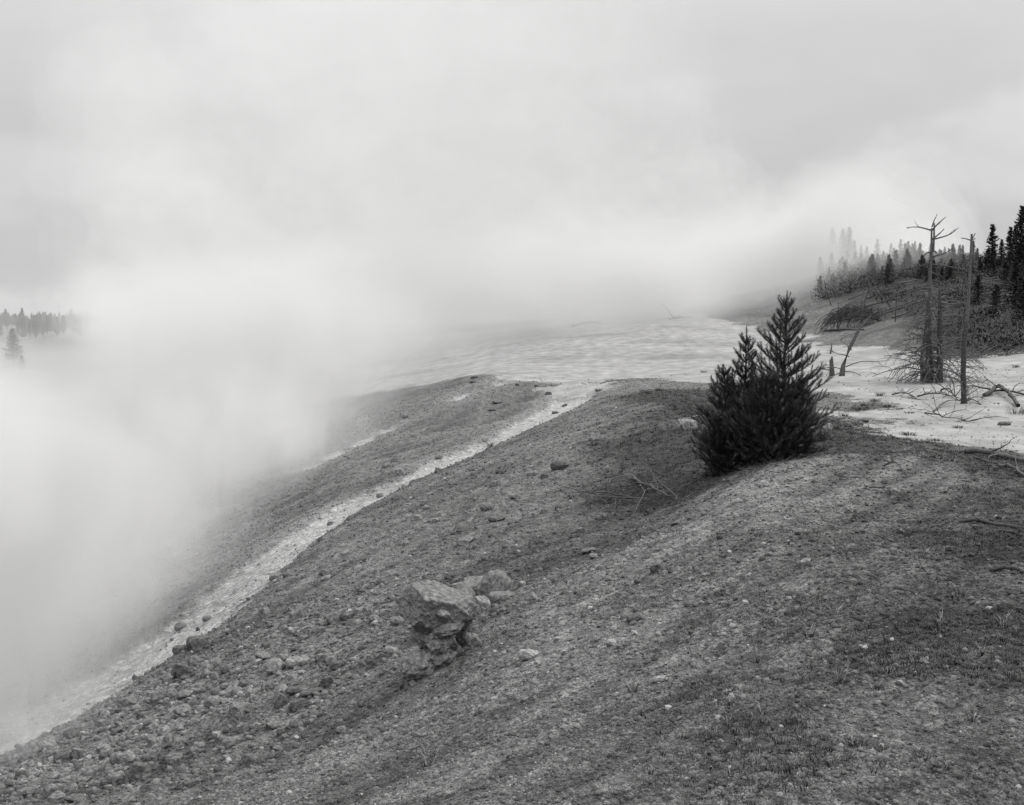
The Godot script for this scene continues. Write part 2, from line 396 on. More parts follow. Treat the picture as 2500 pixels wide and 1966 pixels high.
# Steam as nested bodies of thin mist: every body adds its share where the steam is at least that dense.
func make_steam():
	var n1 := FastNoiseLite.new(); n1.seed = 71; n1.frequency = 0.05; n1.fractal_octaves = 5; n1.fractal_gain = 0.68; n1.noise_type = FastNoiseLite.TYPE_SIMPLEX_SMOOTH
	n1.domain_warp_enabled = true; n1.domain_warp_amplitude = 11.0; n1.domain_warp_frequency = 0.05
	var n2 := FastNoiseLite.new(); n2.seed = 72; n2.frequency = 0.013; n2.fractal_octaves = 3; n2.noise_type = FastNoiseLite.TYPE_SIMPLEX_SMOOTH
	var field := PackedFloat32Array(); field.resize(SA * SR * SY)
	var pos := PackedVector3Array(); pos.resize(SA * SR * SY)
	var poly := PackedVector2Array(steam_edge)
	for i in SR:
		var r := SR0 * pow(SR1 / SR0, float(i) / (SR - 1))
		for j in SA:
			var az := lerpf(SA0, SA1, float(j) / (SA - 1))
			var x := r * sin(az); var z := -r * cos(az)
			var e := inside(poly, Vector2(x, z))
			var g: float = sample(x, z)[0]
			for k in SY:
				var t := float(k) / (SY - 1)
				var y := -10.0 + 20.0 * t + 46.0 * t * t
				var id := (i * SA + j) * SY + k
				pos[id] = Vector3(x, y, z)
				if i == 0 or j == 0 or k == 0 or i == SR - 1 or j == SA - 1 or k == SY - 1: continue
				field[id] = steam_density(x, y, z, r, az, e, y - g, n1, n2)
	var st := Node3D.new(); st.name = "steam"; st.set_meta("kind", "stuff"); st.set_meta("label", "bank of pale steam over the hot ground left of the gravel slope")
	add_child(st)
	var before := 0.0
	for level in STEAM_LEVELS:
		var mesh := shell(field, pos, level)
		var o := MeshInstance3D.new(); o.name = "mist"; o.mesh = mesh
		var m := FogMaterial.new(); m.density = level - before; m.albedo = Color(1, 1, 1)
		o.material_override = m
		o.set_meta("kind", "stuff")
		st.add_child(o, true)
		before = level

func steam_density(x: float, y: float, z: float, r: float, az: float, e: float, hh: float, n1: FastNoiseLite, n2: FastNoiseLite) -> float:
	var w := 1.0 + 0.05 * r
	var q := sqrt(70.0 / maxf(r, 14.0))
	var a := n1.get_noise_3d(x * q, y * 1.25 * q, z * q)
	var b := n2.get_noise_3d(x, y, z)
	# the edge leans out with height
	var ee := e + minf(hh, 30.0) * 0.16 + a * w * 1.6 + b * w * 0.8
	var m := smoothstep(-0.6 * w, 1.3 * w, ee)
	# what drifts on over the hill crest and through the trees there
	var over := 0.05 * smoothstep(0.40, 0.27, az) * smoothstep(0.12, 0.22, az) * smoothstep(120.0, 142.0, r) * (1.0 - smoothstep(4.0, 15.0 + 10.0 * a, hh)) * maxf(0.0, 0.8 + 1.4 * a)
	# steam that rolls forward over the far end of the flat
	over += 0.07 * smoothstep(0.20, 0.11, az + 0.05 * a) * smoothstep(0.0, 0.10, az) * smoothstep(99.0, 122.0, r + 14.0 * a) * (1.0 - smoothstep(1.5, 9.0, hh)) * maxf(0.0, 1.0 + 1.2 * a)
	if m <= 0.0: return over
	var top := 3.0 + 1.1 * maxf(e + a * w, 0.0)
	top = minf(top, 5.5 + 0.05 * r) * (1.0 + 0.9 * a + 0.5 * b)
	var v := 1.0 - smoothstep(top * 0.25, maxf(top, 0.8), hh)
	var body := (0.006 + 6.8 / r) * (1.0 - 0.55 * smoothstep(45.0, 90.0, r)) * m * v * maxf(0.0, 1.05 + 1.6 * a)
	# the gap on the far left, through which the far forest shows
	if az < -0.26:
		body *= lerpf(1.0, 0.075, smoothstep(-0.27, -0.37, az + 0.05 * a) * smoothstep(30.0, 48.0, r) * smoothstep(-3.2, -0.6, y + 1.6 * a))
	# thin upper steam that drifts off
	var a2 := n1.get_noise_3d((x + 0.55 * y) * 0.55, y * 0.4, z * 0.55 + 90.0)
	var up := 0.0058 * smoothstep(0.0, 3.0 * w, ee) * (1.0 - smoothstep(26.0, 54.0, y)) * (0.6 + 2.6 * a2 + 0.8 * b) * smoothstep(0.34, 0.12, az - 0.08 * a2)
	# the plume that stands over the vent behind the crest
	var px := x + 8.0 - 0.10 * y - 5.0 * b; var pz := z + 112.0
	var pr := 8.0 + 0.14 * y
	up += 0.022 * exp(-(px * px + pz * pz) / (pr * pr)) * smoothstep(52.0, 20.0, y) * maxf(0.0, 1.0 + 1.6 * a)
	return over + maxf(body, 0.0) + maxf(up, 0.0) * (1.0 - 0.7 * smoothstep(-0.30, -0.40, az))

# Surface nets of a field on the curved grid, faces outward.
func shell(field: PackedFloat32Array, pos: PackedVector3Array, level: float) -> ArrayMesh:
	var verts := PackedVector3Array(); var ix := PackedInt32Array()
	var cell := PackedInt32Array(); cell.resize(SA * SR * SY); cell.fill(-1)
	var off := [0, 1, SY, SY + 1, SA * SY, SA * SY + 1, SA * SY + SY, SA * SY + SY + 1]
	var edges := [0, 1, 0, 2, 0, 4, 1, 3, 1, 5, 2, 3, 2, 6, 3, 7, 4, 5, 4, 6, 5, 7, 6, 7]
	for i in SR - 1:
		for j in SA - 1:
			var base := (i * SA + j) * SY
			for k in SY - 1:
				var id := base + k
				var mask := 0
				if field[id] > level: mask |= 1
				if field[id + 1] > level: mask |= 2
				if field[id + SY] > level: mask |= 4
				if field[id + SY + 1] > level: mask |= 8
				if field[id + SA * SY] > level: mask |= 16
				if field[id + SA * SY + 1] > level: mask |= 32
				if field[id + SA * SY + SY] > level: mask |= 64
				if field[id + SA * SY + SY + 1] > level: mask |= 128
				if mask == 0 or mask == 255: continue
				var p := Vector3.ZERO; var c := 0
				for q in 12:
					var ea: int = edges[q * 2]; var eb: int = edges[q * 2 + 1]
					if ((mask >> ea) & 1) == ((mask >> eb) & 1): continue
					var ia: int = id + off[ea]; var ib: int = id + off[eb]
					p += pos[ia].lerp(pos[ib], (level - field[ia]) / (field[ib] - field[ia])); c += 1
				cell[id] = verts.size()
				verts.append(p / c)
	var step := [SA * SY, SY, 1]
	for i in range(1, SR - 1):
		for j in range(1, SA - 1):
			var base := (i * SA + j) * SY
			for k in range(1, SY - 1):
				var id := base + k
				var here := field[id] > level
				for ax in 3:
					if here == (field[id + step[ax]] > level): continue
					var du: int = step[(ax + 1) % 3]; var dv: int = step[(ax + 2) % 3]
					var a := cell[id]; var b := cell[id - du]; var c := cell[id - du - dv]; var d := cell[id - dv]
					if here: ix.append_array([a, b, c, a, c, d])
					else: ix.append_array([a, c, b, a, d, c])
	var arr := []; arr.resize(Mesh.ARRAY_MAX)
	arr[Mesh.ARRAY_VERTEX] = verts; arr[Mesh.ARRAY_INDEX] = ix
	var mesh := ArrayMesh.new()
	if ix.size(): mesh.add_surface_from_arrays(Mesh.PRIMITIVE_TRIANGLES, arr)
	return mesh

# ---------------------------------------------------------------- helpers for things
func thing(called: String, label: String, category: String, at := Vector3.ZERO, turn := 0.0, group := "") -> Node3D:
	var o := Node3D.new(); o.name = called
	add_child(o, true)
	o.position = at; o.rotation.y = turn
	tag(o, label, category, group)
	return o

func tag(o: Node3D, label: String, category: String, group := ""):
	o.set_meta("label", label); o.set_meta("category", category)
	if group != "": o.set_meta("group", group)

func part(called: String, mesh: Mesh, mat: Material, parent: Node3D, stuff := false) -> MeshInstance3D:
	var o := MeshInstance3D.new(); o.name = called; o.mesh = mesh; o.material_override = mat
	if stuff: o.set_meta("kind", "stuff")
	parent.add_child(o, true)
	return o

class Faces:
	var v := PackedVector3Array()
	var n := PackedVector3Array()
	func tri(a: Vector3, b: Vector3, c: Vector3, nn: Vector3):
		v.append(a); v.append(b); v.append(c)
		n.append(nn); n.append(nn); n.append(nn)
	func tube(pts: Array, radii: Array, sides := 5):
		var rings := []
		var side := Vector3.UP
		for i in pts.size():
			var d: Vector3 = (pts[mini(i + 1, pts.size() - 1)] - pts[maxi(i - 1, 0)]).normalized()
			var x := d.cross(side if absf(d.dot(side)) < 0.95 else Vector3.RIGHT).normalized()
			var y := d.cross(x)
			var ring := PackedVector3Array()
			for k in sides:
				var t := TAU * k / sides
				ring.append(x * cos(t) + y * sin(t))
			rings.append(ring)
		for i in pts.size() - 1:
			for k in sides:
				var k2 := (k + 1) % sides
				var a0: Vector3 = rings[i][k]; var a1: Vector3 = rings[i][k2]; var b0: Vector3 = rings[i + 1][k]; var b1: Vector3 = rings[i + 1][k2]
				var pa: Vector3 = pts[i]; var pb: Vector3 = pts[i + 1]
				v.append(pa + a0 * radii[i]); v.append(pb + b0 * radii[i + 1]); v.append(pa + a1 * radii[i])
				n.append(a0); n.append(b0); n.append(a1)
				v.append(pa + a1 * radii[i]); v.append(pb + b0 * radii[i + 1]); v.append(pb + b1 * radii[i + 1])
				n.append(a1); n.append(b0); n.append(b1)
		var last := pts.size() - 1
		for k in range(1, sides - 1):
			for e in [0, last]:
				var d2: Vector3 = (pts[1] - pts[0] if e == 0 else pts[last - 1] - pts[last]).normalized() * -1.0
				tri(pts[e] + rings[e][0] * radii[e], pts[e] + rings[e][k] * radii[e], pts[e] + rings[e][k + 1] * radii[e], d2)
	func mesh() -> ArrayMesh:
		var a := []; a.resize(Mesh.ARRAY_MAX)
		a[Mesh.ARRAY_VERTEX] = v; a[Mesh.ARRAY_NORMAL] = n
		var m := ArrayMesh.new(); m.add_surface_from_arrays(Mesh.PRIMITIVE_TRIANGLES, a)
		return m

func rr(a: float, b: float) -> float:
	return rng.randf_range(a, b)

func jitter(s: float) -> Vector3:
	return Vector3(rr(-s, s), rr(-s, s), rr(-s, s))

# a crooked line from a place, bending towards `bend` as it goes
func crooked(from: Vector3, dir: Vector3, length: float, steps: int, wander: float, bend := Vector3.ZERO) -> Array:
	var pts := [from]
	var d := dir.normalized()
	for i in steps:
		d = (d + jitter(wander) + bend / steps).normalized()
		pts.append(pts[-1] + d * (length / steps))
	return pts

func tapered(count: int, r0: float, r1: float) -> Array:
	var out := []
	for i in count: out.append(lerpf(r0, r1, float(i) / (count - 1)))
	return out

# ---------------------------------------------------------------- young pines
func needles_along(f: Faces, a: Vector3, b: Vector3, length: float, gap: float, wide: float, per: int):
	var d := (b - a).normalized()
	var x := d.cross(Vector3.UP if absf(d.y) < 0.9 else Vector3.RIGHT).normalized()
	var y := d.cross(x)
	var l := a.distance_to(b)
	var s := rr(0.0, gap)
	while s < l:
		var p := a + d * s
		for k in per:
			var t := rng.randf() * TAU
			var o := x * cos(t) + y * sin(t)
			var dir := (o * 0.85 + d * rr(0.35, 0.9) + Vector3(0, 0.18, 0)).normalized()
			var w := dir.cross(d + jitter(0.6)).normalized() * wide * 0.5
			var q := p + dir * length * rr(0.7, 1.1)
			f.tri(p - w, p + w, q, (o + Vector3(0, 0.35, 0)).normalized())
		s += gap

func pine(H: float, R: float, whorl_gap: float, low: float, lean: Vector3) -> Array:
	var wood := Faces.new(); var leaf := Faces.new(); var limbs := Faces.new(); var tips := Faces.new()
	var steps := 8
	var axis := []
	for i in steps + 1:
		var t := float(i) / steps
		axis.append(Vector3(lean.x * t * t, -0.06 + (H + 0.06) * t, lean.z * t * t) + (jitter(0.012) if i > 0 else Vector3.ZERO))
	wood.tube(axis, tapered(steps + 1, 0.016 * H + 0.008, 0.006), 7)
	needles_along(leaf, axis[steps - 1].lerp(axis[steps], 0.1), axis[steps], 0.05, 0.004, 0.005, 4)
	needles_along(leaf, axis[steps], axis[steps] + Vector3(0, 0.07, 0), 0.035, 0.004, 0.004, 4)
	var y := low * H
	var spin := rr(0, TAU)
	while y < H * 0.93:
		var t := y / H
		var at: Vector3 = axis[int(t * steps)].lerp(axis[mini(int(t * steps) + 1, steps)], t * steps - int(t * steps))
		var length := R * (pow(1.0 - t, 0.80) * 1.08 + 0.03) * minf(1.0, 0.34 + t * 2.6)
		var count := 7 if t < 0.6 else 5
		spin += rr(0.3, 1.0)
		for b in count:
			var az := spin + TAU * b / count + rr(-0.3, 0.3)
			var el := lerpf(-0.18, 0.62, pow(t, 0.9)) + rr(-0.12, 0.12)
			var L := length * rr(0.72, 1.14)
			var out := Vector3(sin(az), 0, cos(az))
			var pts := crooked(at + Vector3(0, rr(-0.03, 0.03), 0), out * cos(el) + Vector3(0, sin(el) - 0.05, 0), L, 4, 0.07, Vector3(0, lerpf(0.35, 0.95, t), 0))
			limbs.tube(pts, tapered(5, 0.006 + 0.008 * L, 0.0025), 4)
			for i in range(1, 4):
				needles_along(leaf, pts[i], pts[i + 1], 0.062, 0.0075, 0.0058, 4)
			# side twigs
			var s := 0.16
			var flip := 1.0
			while s < 0.97:
				var fi := s * 4.0
				var i0 := mini(int(fi), 3)
				var p: Vector3 = pts[i0].lerp(pts[i0 + 1], fi - i0)
				var d: Vector3 = (pts[i0 + 1] - pts[i0]).normalized()
				var side := d.cross(Vector3.UP).normalized() * flip
				var tl := (1.0 - s) * L * rr(0.35, 0.6) + rr(0.07, 0.13)
				var tw := crooked(p, d * 0.75 + side * rr(0.5, 0.9) + Vector3(0, rr(-0.1, 0.2), 0), tl, 2, 0.12, Vector3(0, 0.8, 0))
				limbs.tube(tw, tapered(3, 0.0045, 0.0022), 3)
				needles_along(leaf, tw[0], tw[1], 0.062, 0.0075, 0.0058, 4)
				needles_along(leaf if rng.randf() < 0.7 else tips, tw[1], tw[2], 0.062, 0.0075, 0.0058, 4)
				flip = -flip
				s += maxf(0.085 / L, 0.135)
		y += whorl_gap * lerpf(1.0, 0.75, t) * rr(0.85, 1.15)
	return [wood.mesh(), limbs.mesh(), leaf.mesh(), tips.mesh()]

func make_pines():
	M.needle = flat_mat(0.060, 0.5)
	M.shoot = flat_mat(0.10, 0.5)
	M.needle.backlight_enabled = true; M.needle.backlight = Color(0.10, 0.10, 0.10)
	M.bark = bark_mat(0.045, 1)
	M.twig = flat_mat(0.040)
	for p in [
		["tallest of the young pines, with a straight spire top", 4.75, -20.45, 2.90, 1.14, 0.235, 0.05, 0.05, 0.0],
		["slim pine spire just left of the tallest young pine", 4.13, -20.7, 2.44, 0.66, 0.20, 0.08, 0.02, 0.0],
		["leftmost young pine, with a ragged leaning top", 3.86, -20.8, 1.85, 0.90, 0.19, 0.03, -0.10, 0.0],
		["broad bushy low pine in front of the two pine spires", 4.34, -19.95, 1.58, 1.10, 0.14, 0.02, 0.02, 0.05],
		["low bushy pine at the right foot of the tallest pine", 4.86, -20.05, 1.35, 0.74, 0.15, 0.02, 0.1, 0.0],
		["small flat pine bough mass at the lower left edge of the pine group", 3.72, -20.3, 1.05, 0.72, 0.11, 0.04, -0.1, 0.0],
	]:
		var m := pine(p[3], p[4], p[5], p[6], Vector3(p[7], 0, p[8]))
		var o := thing("young_pine", p[0], "pine tree", place(p[1], p[2], 0.02), 0.0, "young pines growing in one clump")
		part("trunk", m[0], M.bark, o)
		var limbs := part("branches", m[1], M.twig, o, true)
		part("needles", m[2], M.needle, limbs, true)
		part("shoots", m[3], M.shoot, limbs, true)

# ---------------------------------------------------------------- dead trees
func bark_mat(albedo: float, sd: int) -> StandardMaterial3D:
	var m := flat_mat(1.0)
	var n := FastNoiseLite.new(); n.seed = sd; n.frequency = 0.03; n.fractal_octaves = 4
	var im := n.get_seamless_image(128, 256)
	im.resize(512, 256)
	var out := PackedByteArray(); out.resize(512 * 256)
	var src := im.get_data()
	var c := Color(albedo, albedo, albedo).linear_to_srgb().r
	for i in out.size(): out[i] = clampi(int(255.0 * c * (0.62 + 0.76 * src[i] / 255.0)), 0, 255)
	m.albedo_texture = ImageTexture.create_from_image(Image.create_from_data(512, 256, false, Image.FORMAT_L8, out))
	m.uv1_triplanar = true; m.uv1_scale = Vector3(6, 1.2, 6)
	m.heightmap_enabled = true; m.heightmap_texture = m.albedo_texture; m.heightmap_scale = 1.2
	return m

# a bare branch with side twigs; every piece goes into f
func bare(f: Faces, from: Vector3, dir: Vector3, length: float, r0: float, bend: Vector3, twigs: int, depth := 0):
	var steps := 6 if depth == 0 else 4
	var pts := crooked(from, dir, length, steps, 0.27, bend)
	f.tube(pts, tapered(steps + 1, r0, r0 * 0.28), 4 if depth == 0 else 3)
	for k in twigs:
		var s := rr(0.25, 0.98) * steps
		var i := mini(int(s), steps - 1)
		var p: Vector3 = pts[i].lerp(pts[i + 1], s - i)
		var d: Vector3 = (pts[i + 1] - pts[i]).normalized()
		var side := d.cross(jitter(1.0)).normalized()
		bare(f, p, d * rr(0.4, 1.0) + side * rr(0.5, 0.9), length * rr(0.18, 0.42), r0 * 0.45, bend * 0.8, 2 if depth == 0 and twigs > 3 else 0, depth + 1)

func cones(f: Faces, p: Vector3, s: float):
	var q := [p + Vector3(0, s, 0), p - Vector3(0, s, 0)]
	for k in 4:
		var a := p + Vector3(sin(k * PI / 2), 0, cos(k * PI / 2)) * s * 0.7
		var b := p + Vector3(sin((k + 1) * PI / 2), 0, cos((k + 1) * PI / 2)) * s * 0.7
		for e in q: f.tri(a, b, e, (a + b - 2.0 * p).normalized())

func dead_trunk(points: Array, radii: Array) -> ArrayMesh:
	var f := Faces.new(); f.tube(points, radii, 9)
	return f.mesh()

func make_dead_trees():
	M.silver = bark_mat(0.08, 4)
	M.dead_bark = bark_mat(0.05, 6)
	M.dead_twig = flat_mat(0.095)
	M.dark_twig = flat_mat(0.055)
	# 1 the tall forked dead pine of the clump
	var base := place(17.05, -46.9, 0.05)
	var o := thing("dead_pine", "tallest bare dead pine, with a crown of crooked branch ends at its top", "dead tree", base)
	var tp := [Vector3(-0.55, 0, 0), Vector3(-0.62, 1.0, 0), Vector3(-0.5, 2.0, 0), Vector3(-0.36, 2.9, 0), Vector3(-0.34, 4.2, 0), Vector3(-0.33, 5.3, 0), Vector3(-0.34, 6.15, 0)]
	part("trunk", dead_trunk(tp, [0.10, 0.072, 0.064, 0.06, 0.055, 0.047, 0.033]), M.silver, o)
	var f := Faces.new()
	f.tube([Vector3(-0.26, 5.2, 0.02), Vector3(-0.24, 5.8, 0.02), Vector3(-0.24, 6.35, 0.0)], [0.05, 0.04, 0.03], 5)
	part("forked_top", f.mesh(), M.silver, o)
	for b in [
		[6.05, -1.0, 0.42, 0.95, -0.35], [6.05, 0.75, 0.9, 0.75, -0.2], [6.2, 0.35, 0.85, 0.55, -0.6], [5.7, 1.0, 0.12, 1.15, 0.65],
		[5.7, 0.75, 0.45, 0.6, 0.3], [5.3, 0.8, -0.2, 0.5, -0.7], [5.0, 1.0, 0.12, 1.0, 0.45], [4.75, -1.0, -0.1, 1.15, -0.3], [4.7, 1.0, -0.12, 1.9, 0.15], [5.2, -0.7, 0.05, 0.45, -1.2], [4.4, 0.6, -0.2, 0.8, -0.3],
	]:
		var g := Faces.new()
		var root := Vector3(-0.33, b[0], 0)
		var pts := crooked(root, Vector3(b[1], b[2], rr(-0.4, 0.4)), b[3], 6, 0.11, Vector3(0, b[4], 0))
		g.tube(pts, tapered(7, 0.034, 0.012), 4)
		for k in 3:
			var q: Vector3 = pts[rng.randi_range(3, 6)]
			cones(g, q + jitter(0.03), 0.035)
		if b[3] > 0.8: bare(g, pts[3], Vector3(b[1], 0.5, rr(-0.5, 0.5)), b[3] * 0.4, 0.014, Vector3(0, 0.3, 0), 1, 1)
		part("branch", g.mesh(), M.dark_twig, o)
	part("drooping_twigs", skirt(Vector3(-0.5, 0, 0), 0.6, 3.9, 52, 1.8, 0.021), M.dead_twig, o, true)
	# 2, 3 the broken trunks of the same clump
	o = thing("dead_pine", "dark broken dead pine trunk, left one of the pair in the thicket of bare branches", "dead tree", place(16.42, -46.0, 0.05))
	part("trunk", dead_trunk([Vector3(0, 0, 0), Vector3(-0.02, 1.0, 0), Vector3(-0.08, 2.2, 0), Vector3(-0.1, 3.3, 0)], [0.18, 0.125, 0.10, 0.07]), M.dead_bark, o)
	var sp := Faces.new(); sp.tube([Vector3(-0.12, 3.26, 0), Vector3(-0.16, 3.45, 0)], [0.05, 0.008], 5)
	part("splinter", sp.mesh(), M.silver, o)
	part("drooping_twigs", skirt(Vector3(0, 0, 0), 0.3, 2.9, 62, 2.4, 0.026), M.dead_twig, o, true)
	o = thing("dead_pine", "thinner broken dead pine trunk, right one of the pair in the thicket of bare branches", "dead tree", place(16.78, -45.9, 0.05))
	part("trunk", dead_trunk([Vector3(0, 0, 0), Vector3(0.02, 1.2, 0), Vector3(-0.03, 2.4, 0), Vector3(-0.05, 3.7, 0)], [0.16, 0.11, 0.085, 0.045]), M.dead_bark, o)
	part("drooping_twigs", skirt(Vector3(0, 0, 0), 0.3, 3.4, 62, 2.4, 0.025), M.dead_twig, o, true)
	o = thing("dead_pine", "pale thin dead trunk with long drooping boughs behind the broken pair", "dead tree", place(17.35, -48.2, 0.05))
	part("trunk", dead_trunk([Vector3(0, 0, 0), Vector3(-0.15, 1.6, 0), Vector3(-0.2, 3.2, 0), Vector3(-0.24, 4.6, 0)], [0.11, 0.09, 0.07, 0.03]), M.silver, o)
	part("drooping_twigs", skirt(Vector3(-0.12, 0, 0), 0.8, 4.3, 46, 1.6, 0.014), M.dead_twig, o, true)
	# 4 the lone snag
	o = thing("dead_pine", "lone straight dead snag with blackened lower half and a forked tip", "dead tree", place(14.22, -36.7, 0.05))
	part("trunk", dead_trunk([Vector3(0, 0, 0), Vector3(0.0, 0.15, 0), Vector3(-0.05, 1.0, 0), Vector3(-0.04, 2.1, 0), Vector3(0.02, 2.6, 0)], [0.13, 0.09, 0.082, 0.075, 0.07]), M.dead_bark, o)
	part("upper_trunk", dead_trunk([Vector3(0.02, 2.5, 0), Vector3(0.06, 3.5, 0), Vector3(0.09, 4.6, 0), Vector3(0.11, 5.35, 0)], [0.068, 0.05, 0.038, 0.032]), M.silver, o)
	for b in [[5.15, -1.0, 0.25, 0.36], [5.15, 1.0, 0.55, 0.15], [5.1, 0.4, 0.9, 0.3], [4.6, -0.7, -0.3, 0.12], [2.3, -1.0, 0.3, 0.22]]:
		var g := Faces.new()
		g.tube(crooked(Vector3(0.09 if b[0] > 3 else 0.0, b[0], 0), Vector3(b[1], b[2], rr(-0.3, 0.3)), b[3], 3, 0.1), tapered(4, 0.022, 0.012), 4)
		part("branch", g.mesh(), M.silver, o)
	part("drooping_twigs", skirt(Vector3(-0.02, 0, 0), 0.5, 2.3, 55, 1.25, 0.013), M.dead_twig, o, true)
	# 5 the leaning stump and its broken twin
	o = thing("leaning_dead_tree", "pale dead stem leaning to the right over the white flat", "dead tree", place(14.61, -51.74, 0.05))
	part("trunk", dead_trunk([Vector3(0, 0, 0), Vector3(0.05, 0.5, 0), Vector3(0.32, 1.3, 0), Vector3(0.72, 2.1, 0), Vector3(1.25, 2.75, 0)], [0.14, 0.095, 0.085, 0.06, 0.025]), M.silver, o)
	for b in [[0.3, -1.0, 0.5, 1.5], [0.45, 1.0, 0.35, 2.0], [0.9, -0.8, 0.6, 1.0], [0.25, 1.0, 0.3, 1.2], [1.2, -0.6, 0.3, 0.8], [2.0, -0.9, 0.1, 0.9], [0.2, -1.0, 0.1, 1.1]]:
		var g := Faces.new()
		bare(g, Vector3(b[0] * 0.35, b[0], 0), Vector3(b[1], b[2], rr(-0.3, 0.5)), b[3], 0.026, Vector3(0, rr(-0.7, 0.1), 0), 4)
		part("branch", g.mesh(), M.dead_twig, o)
	o = thing("broken_stump", "short splintered stump beside the foot of the leaning dead stem", "stump", place(14.25, -52.0, 0.05))
	part("trunk", dead_trunk([Vector3(0, 0, 0), Vector3(-0.02, 0.4, 0), Vector3(-0.05, 0.78, 0)], [0.13, 0.10, 0.085]), M.silver, o)
	for k in 3:
		var g := Faces.new()
		var q := Vector3(rr(-0.1, 0.02), 0.74, rr(-0.05, 0.05)); g.tube([q, q + Vector3(rr(-0.05, 0.05), rr(0.1, 0.25), 0)], [0.045, 0.006], 4)
		part("splinter", g.mesh(), M.silver, o)
	for k in 3:
		var g := Faces.new()
		bare(g, Vector3(-0.05, rr(0.2, 0.5), 0), Vector3(-1, rr(-0.1, 0.6), rr(-0.4, 0.4)), rr(0.9, 1.5), 0.022, Vector3(0, -0.5, 0), 3)
		part("branch", g.mesh(), M.dead_twig, o)
	# 6 thin dead saplings on the hillside
	for s in [
		[29.22, -89.36, 2.2, 0.05, "thin bare dead sapling standing behind the arching brush pile"], [19.43, -71.43, 0.7, 0.1, "tiny bare twig upright on the white flat left of the leaning stem"],
		[33.6, -112.0, 3.2, 0.35, "slanting bare sapling at the hazy foot of the forest"], [31.6, -116.0, 2.6, -0.3, "short forked dead sapling at the edge of the drifting steam"], [25.6, -92.0, 2.4, 0.0, "fine twiggy dead sapling left of the arching brush pile"],
		[31.5, -97.0, 2.0, -0.45, "small leaning dead stem right of the arching brush pile"], [37.5, -98.0, 2.6, 0.15, "bare grey sapling among the fallen logs on the hillside"],
	]:
		o = thing("dead_sapling", s[4], "dead tree", place(s[0], s[1], 0.05), 0.0, "bare dead saplings on the hillside")
		var top := Vector3(s[2] * s[3], s[2], 0)
		part("trunk", dead_trunk([Vector3.ZERO, top * 0.5 + jitter(0.04), top], [0.05, 0.035, 0.012]), M.dead_bark, o)
		var g := Faces.new()
		for k in 16:
			var t := rr(0.15, 0.95)
			bare(g, top * t, Vector3(rr(-1, 1), rr(-0.3, 0.3), rr(-1, 1)), s[2] * 0.22 * (1.1 - t) + 0.08, 0.012, Vector3(0, -0.3, 0), 1)
		part("twigs", g.mesh(), M.dead_twig, o, true)

# the tangle of dead boughs that hangs round a dead trunk
func skirt(foot: Vector3, low: float, high: float, count: int, reach: float, r0: float) -> ArrayMesh:
	var f := Faces.new()
	for k in count:
		var t := pow(rng.randf(), 1.35)
		var y := lerpf(low, high, t)
		var az := rr(0, TAU)
		var L := reach * lerpf(1.0, 0.45, t) * rr(0.45, 1.15)
		bare(f, foot + Vector3(0, y, 0), Vector3(sin(az), rr(-0.05, 0.5), cos(az)), L, r0 * rr(0.7, 1.3), Vector3(0, rr(-1.7, -0.4), 0), 4)
	return f.mesh()

# ---------------------------------------------------------------- forest
func far_conifer(kind: int) -> Array:
	var wood := Faces.new(); var leaf := Faces.new()
	wood.tube([Vector3(0, -0.05, 0), Vector3(0.004, 0.5, 0), Vector3(0, 0.99, 0)], [0.022, 0.014, 0.003], 6)
	var R: float = [0.18, 0.14, 0.23, 0.16][kind]
	var low: float = [0.10, 0.28, 0.04, 0.16][kind]
	var y := low
	while y < 0.985:
		var t := (y - low) / (1.0 - low)
		var L := R * (pow(1.0 - t, 1.02) * 1.08 + 0.015) * minf(1.0, 0.6 + 2.4 * t)
		for b in 6:
			if rng.randf() < 0.16: continue
			var az := rr(0, TAU)
			var l := L * rr(0.5, 1.15)
			var out := Vector3(sin(az), 0, cos(az))
			var side := Vector3(cos(az), 0, -sin(az))
			var root := Vector3(0, y + rr(-0.008, 0.008), 0)
			wood.tube([root, root + out * l * 0.8 + Vector3(0, l * 0.1, 0)], [0.004, 0.001], 3)
			# sprays of needles along the bough
			for k in 9:
				var s := rr(0.15, 1.0)
				var p := root + out * l * s + Vector3(0, l * (0.25 * s * s - 0.05 + 0.5 * t * s), 0) + side * rr(-0.3, 0.3) * l * (1.1 - s * 0.6)
				var q := p + (out * rr(0.3, 1.0) + side * rr(-0.8, 0.8) + Vector3(0, rr(0.1, 0.9), 0)).normalized() * rr(0.020, 0.042)
				var w := (q - p).cross(jitter(1.0)).normalized() * rr(0.007, 0.013)
				leaf.tri(p - w, p + w, q, (out + Vector3(0, 0.6, 0) + jitter(0.3)).normalized())
		y += rr(0.016, 0.026)
	return [wood.mesh(), leaf.mesh()]

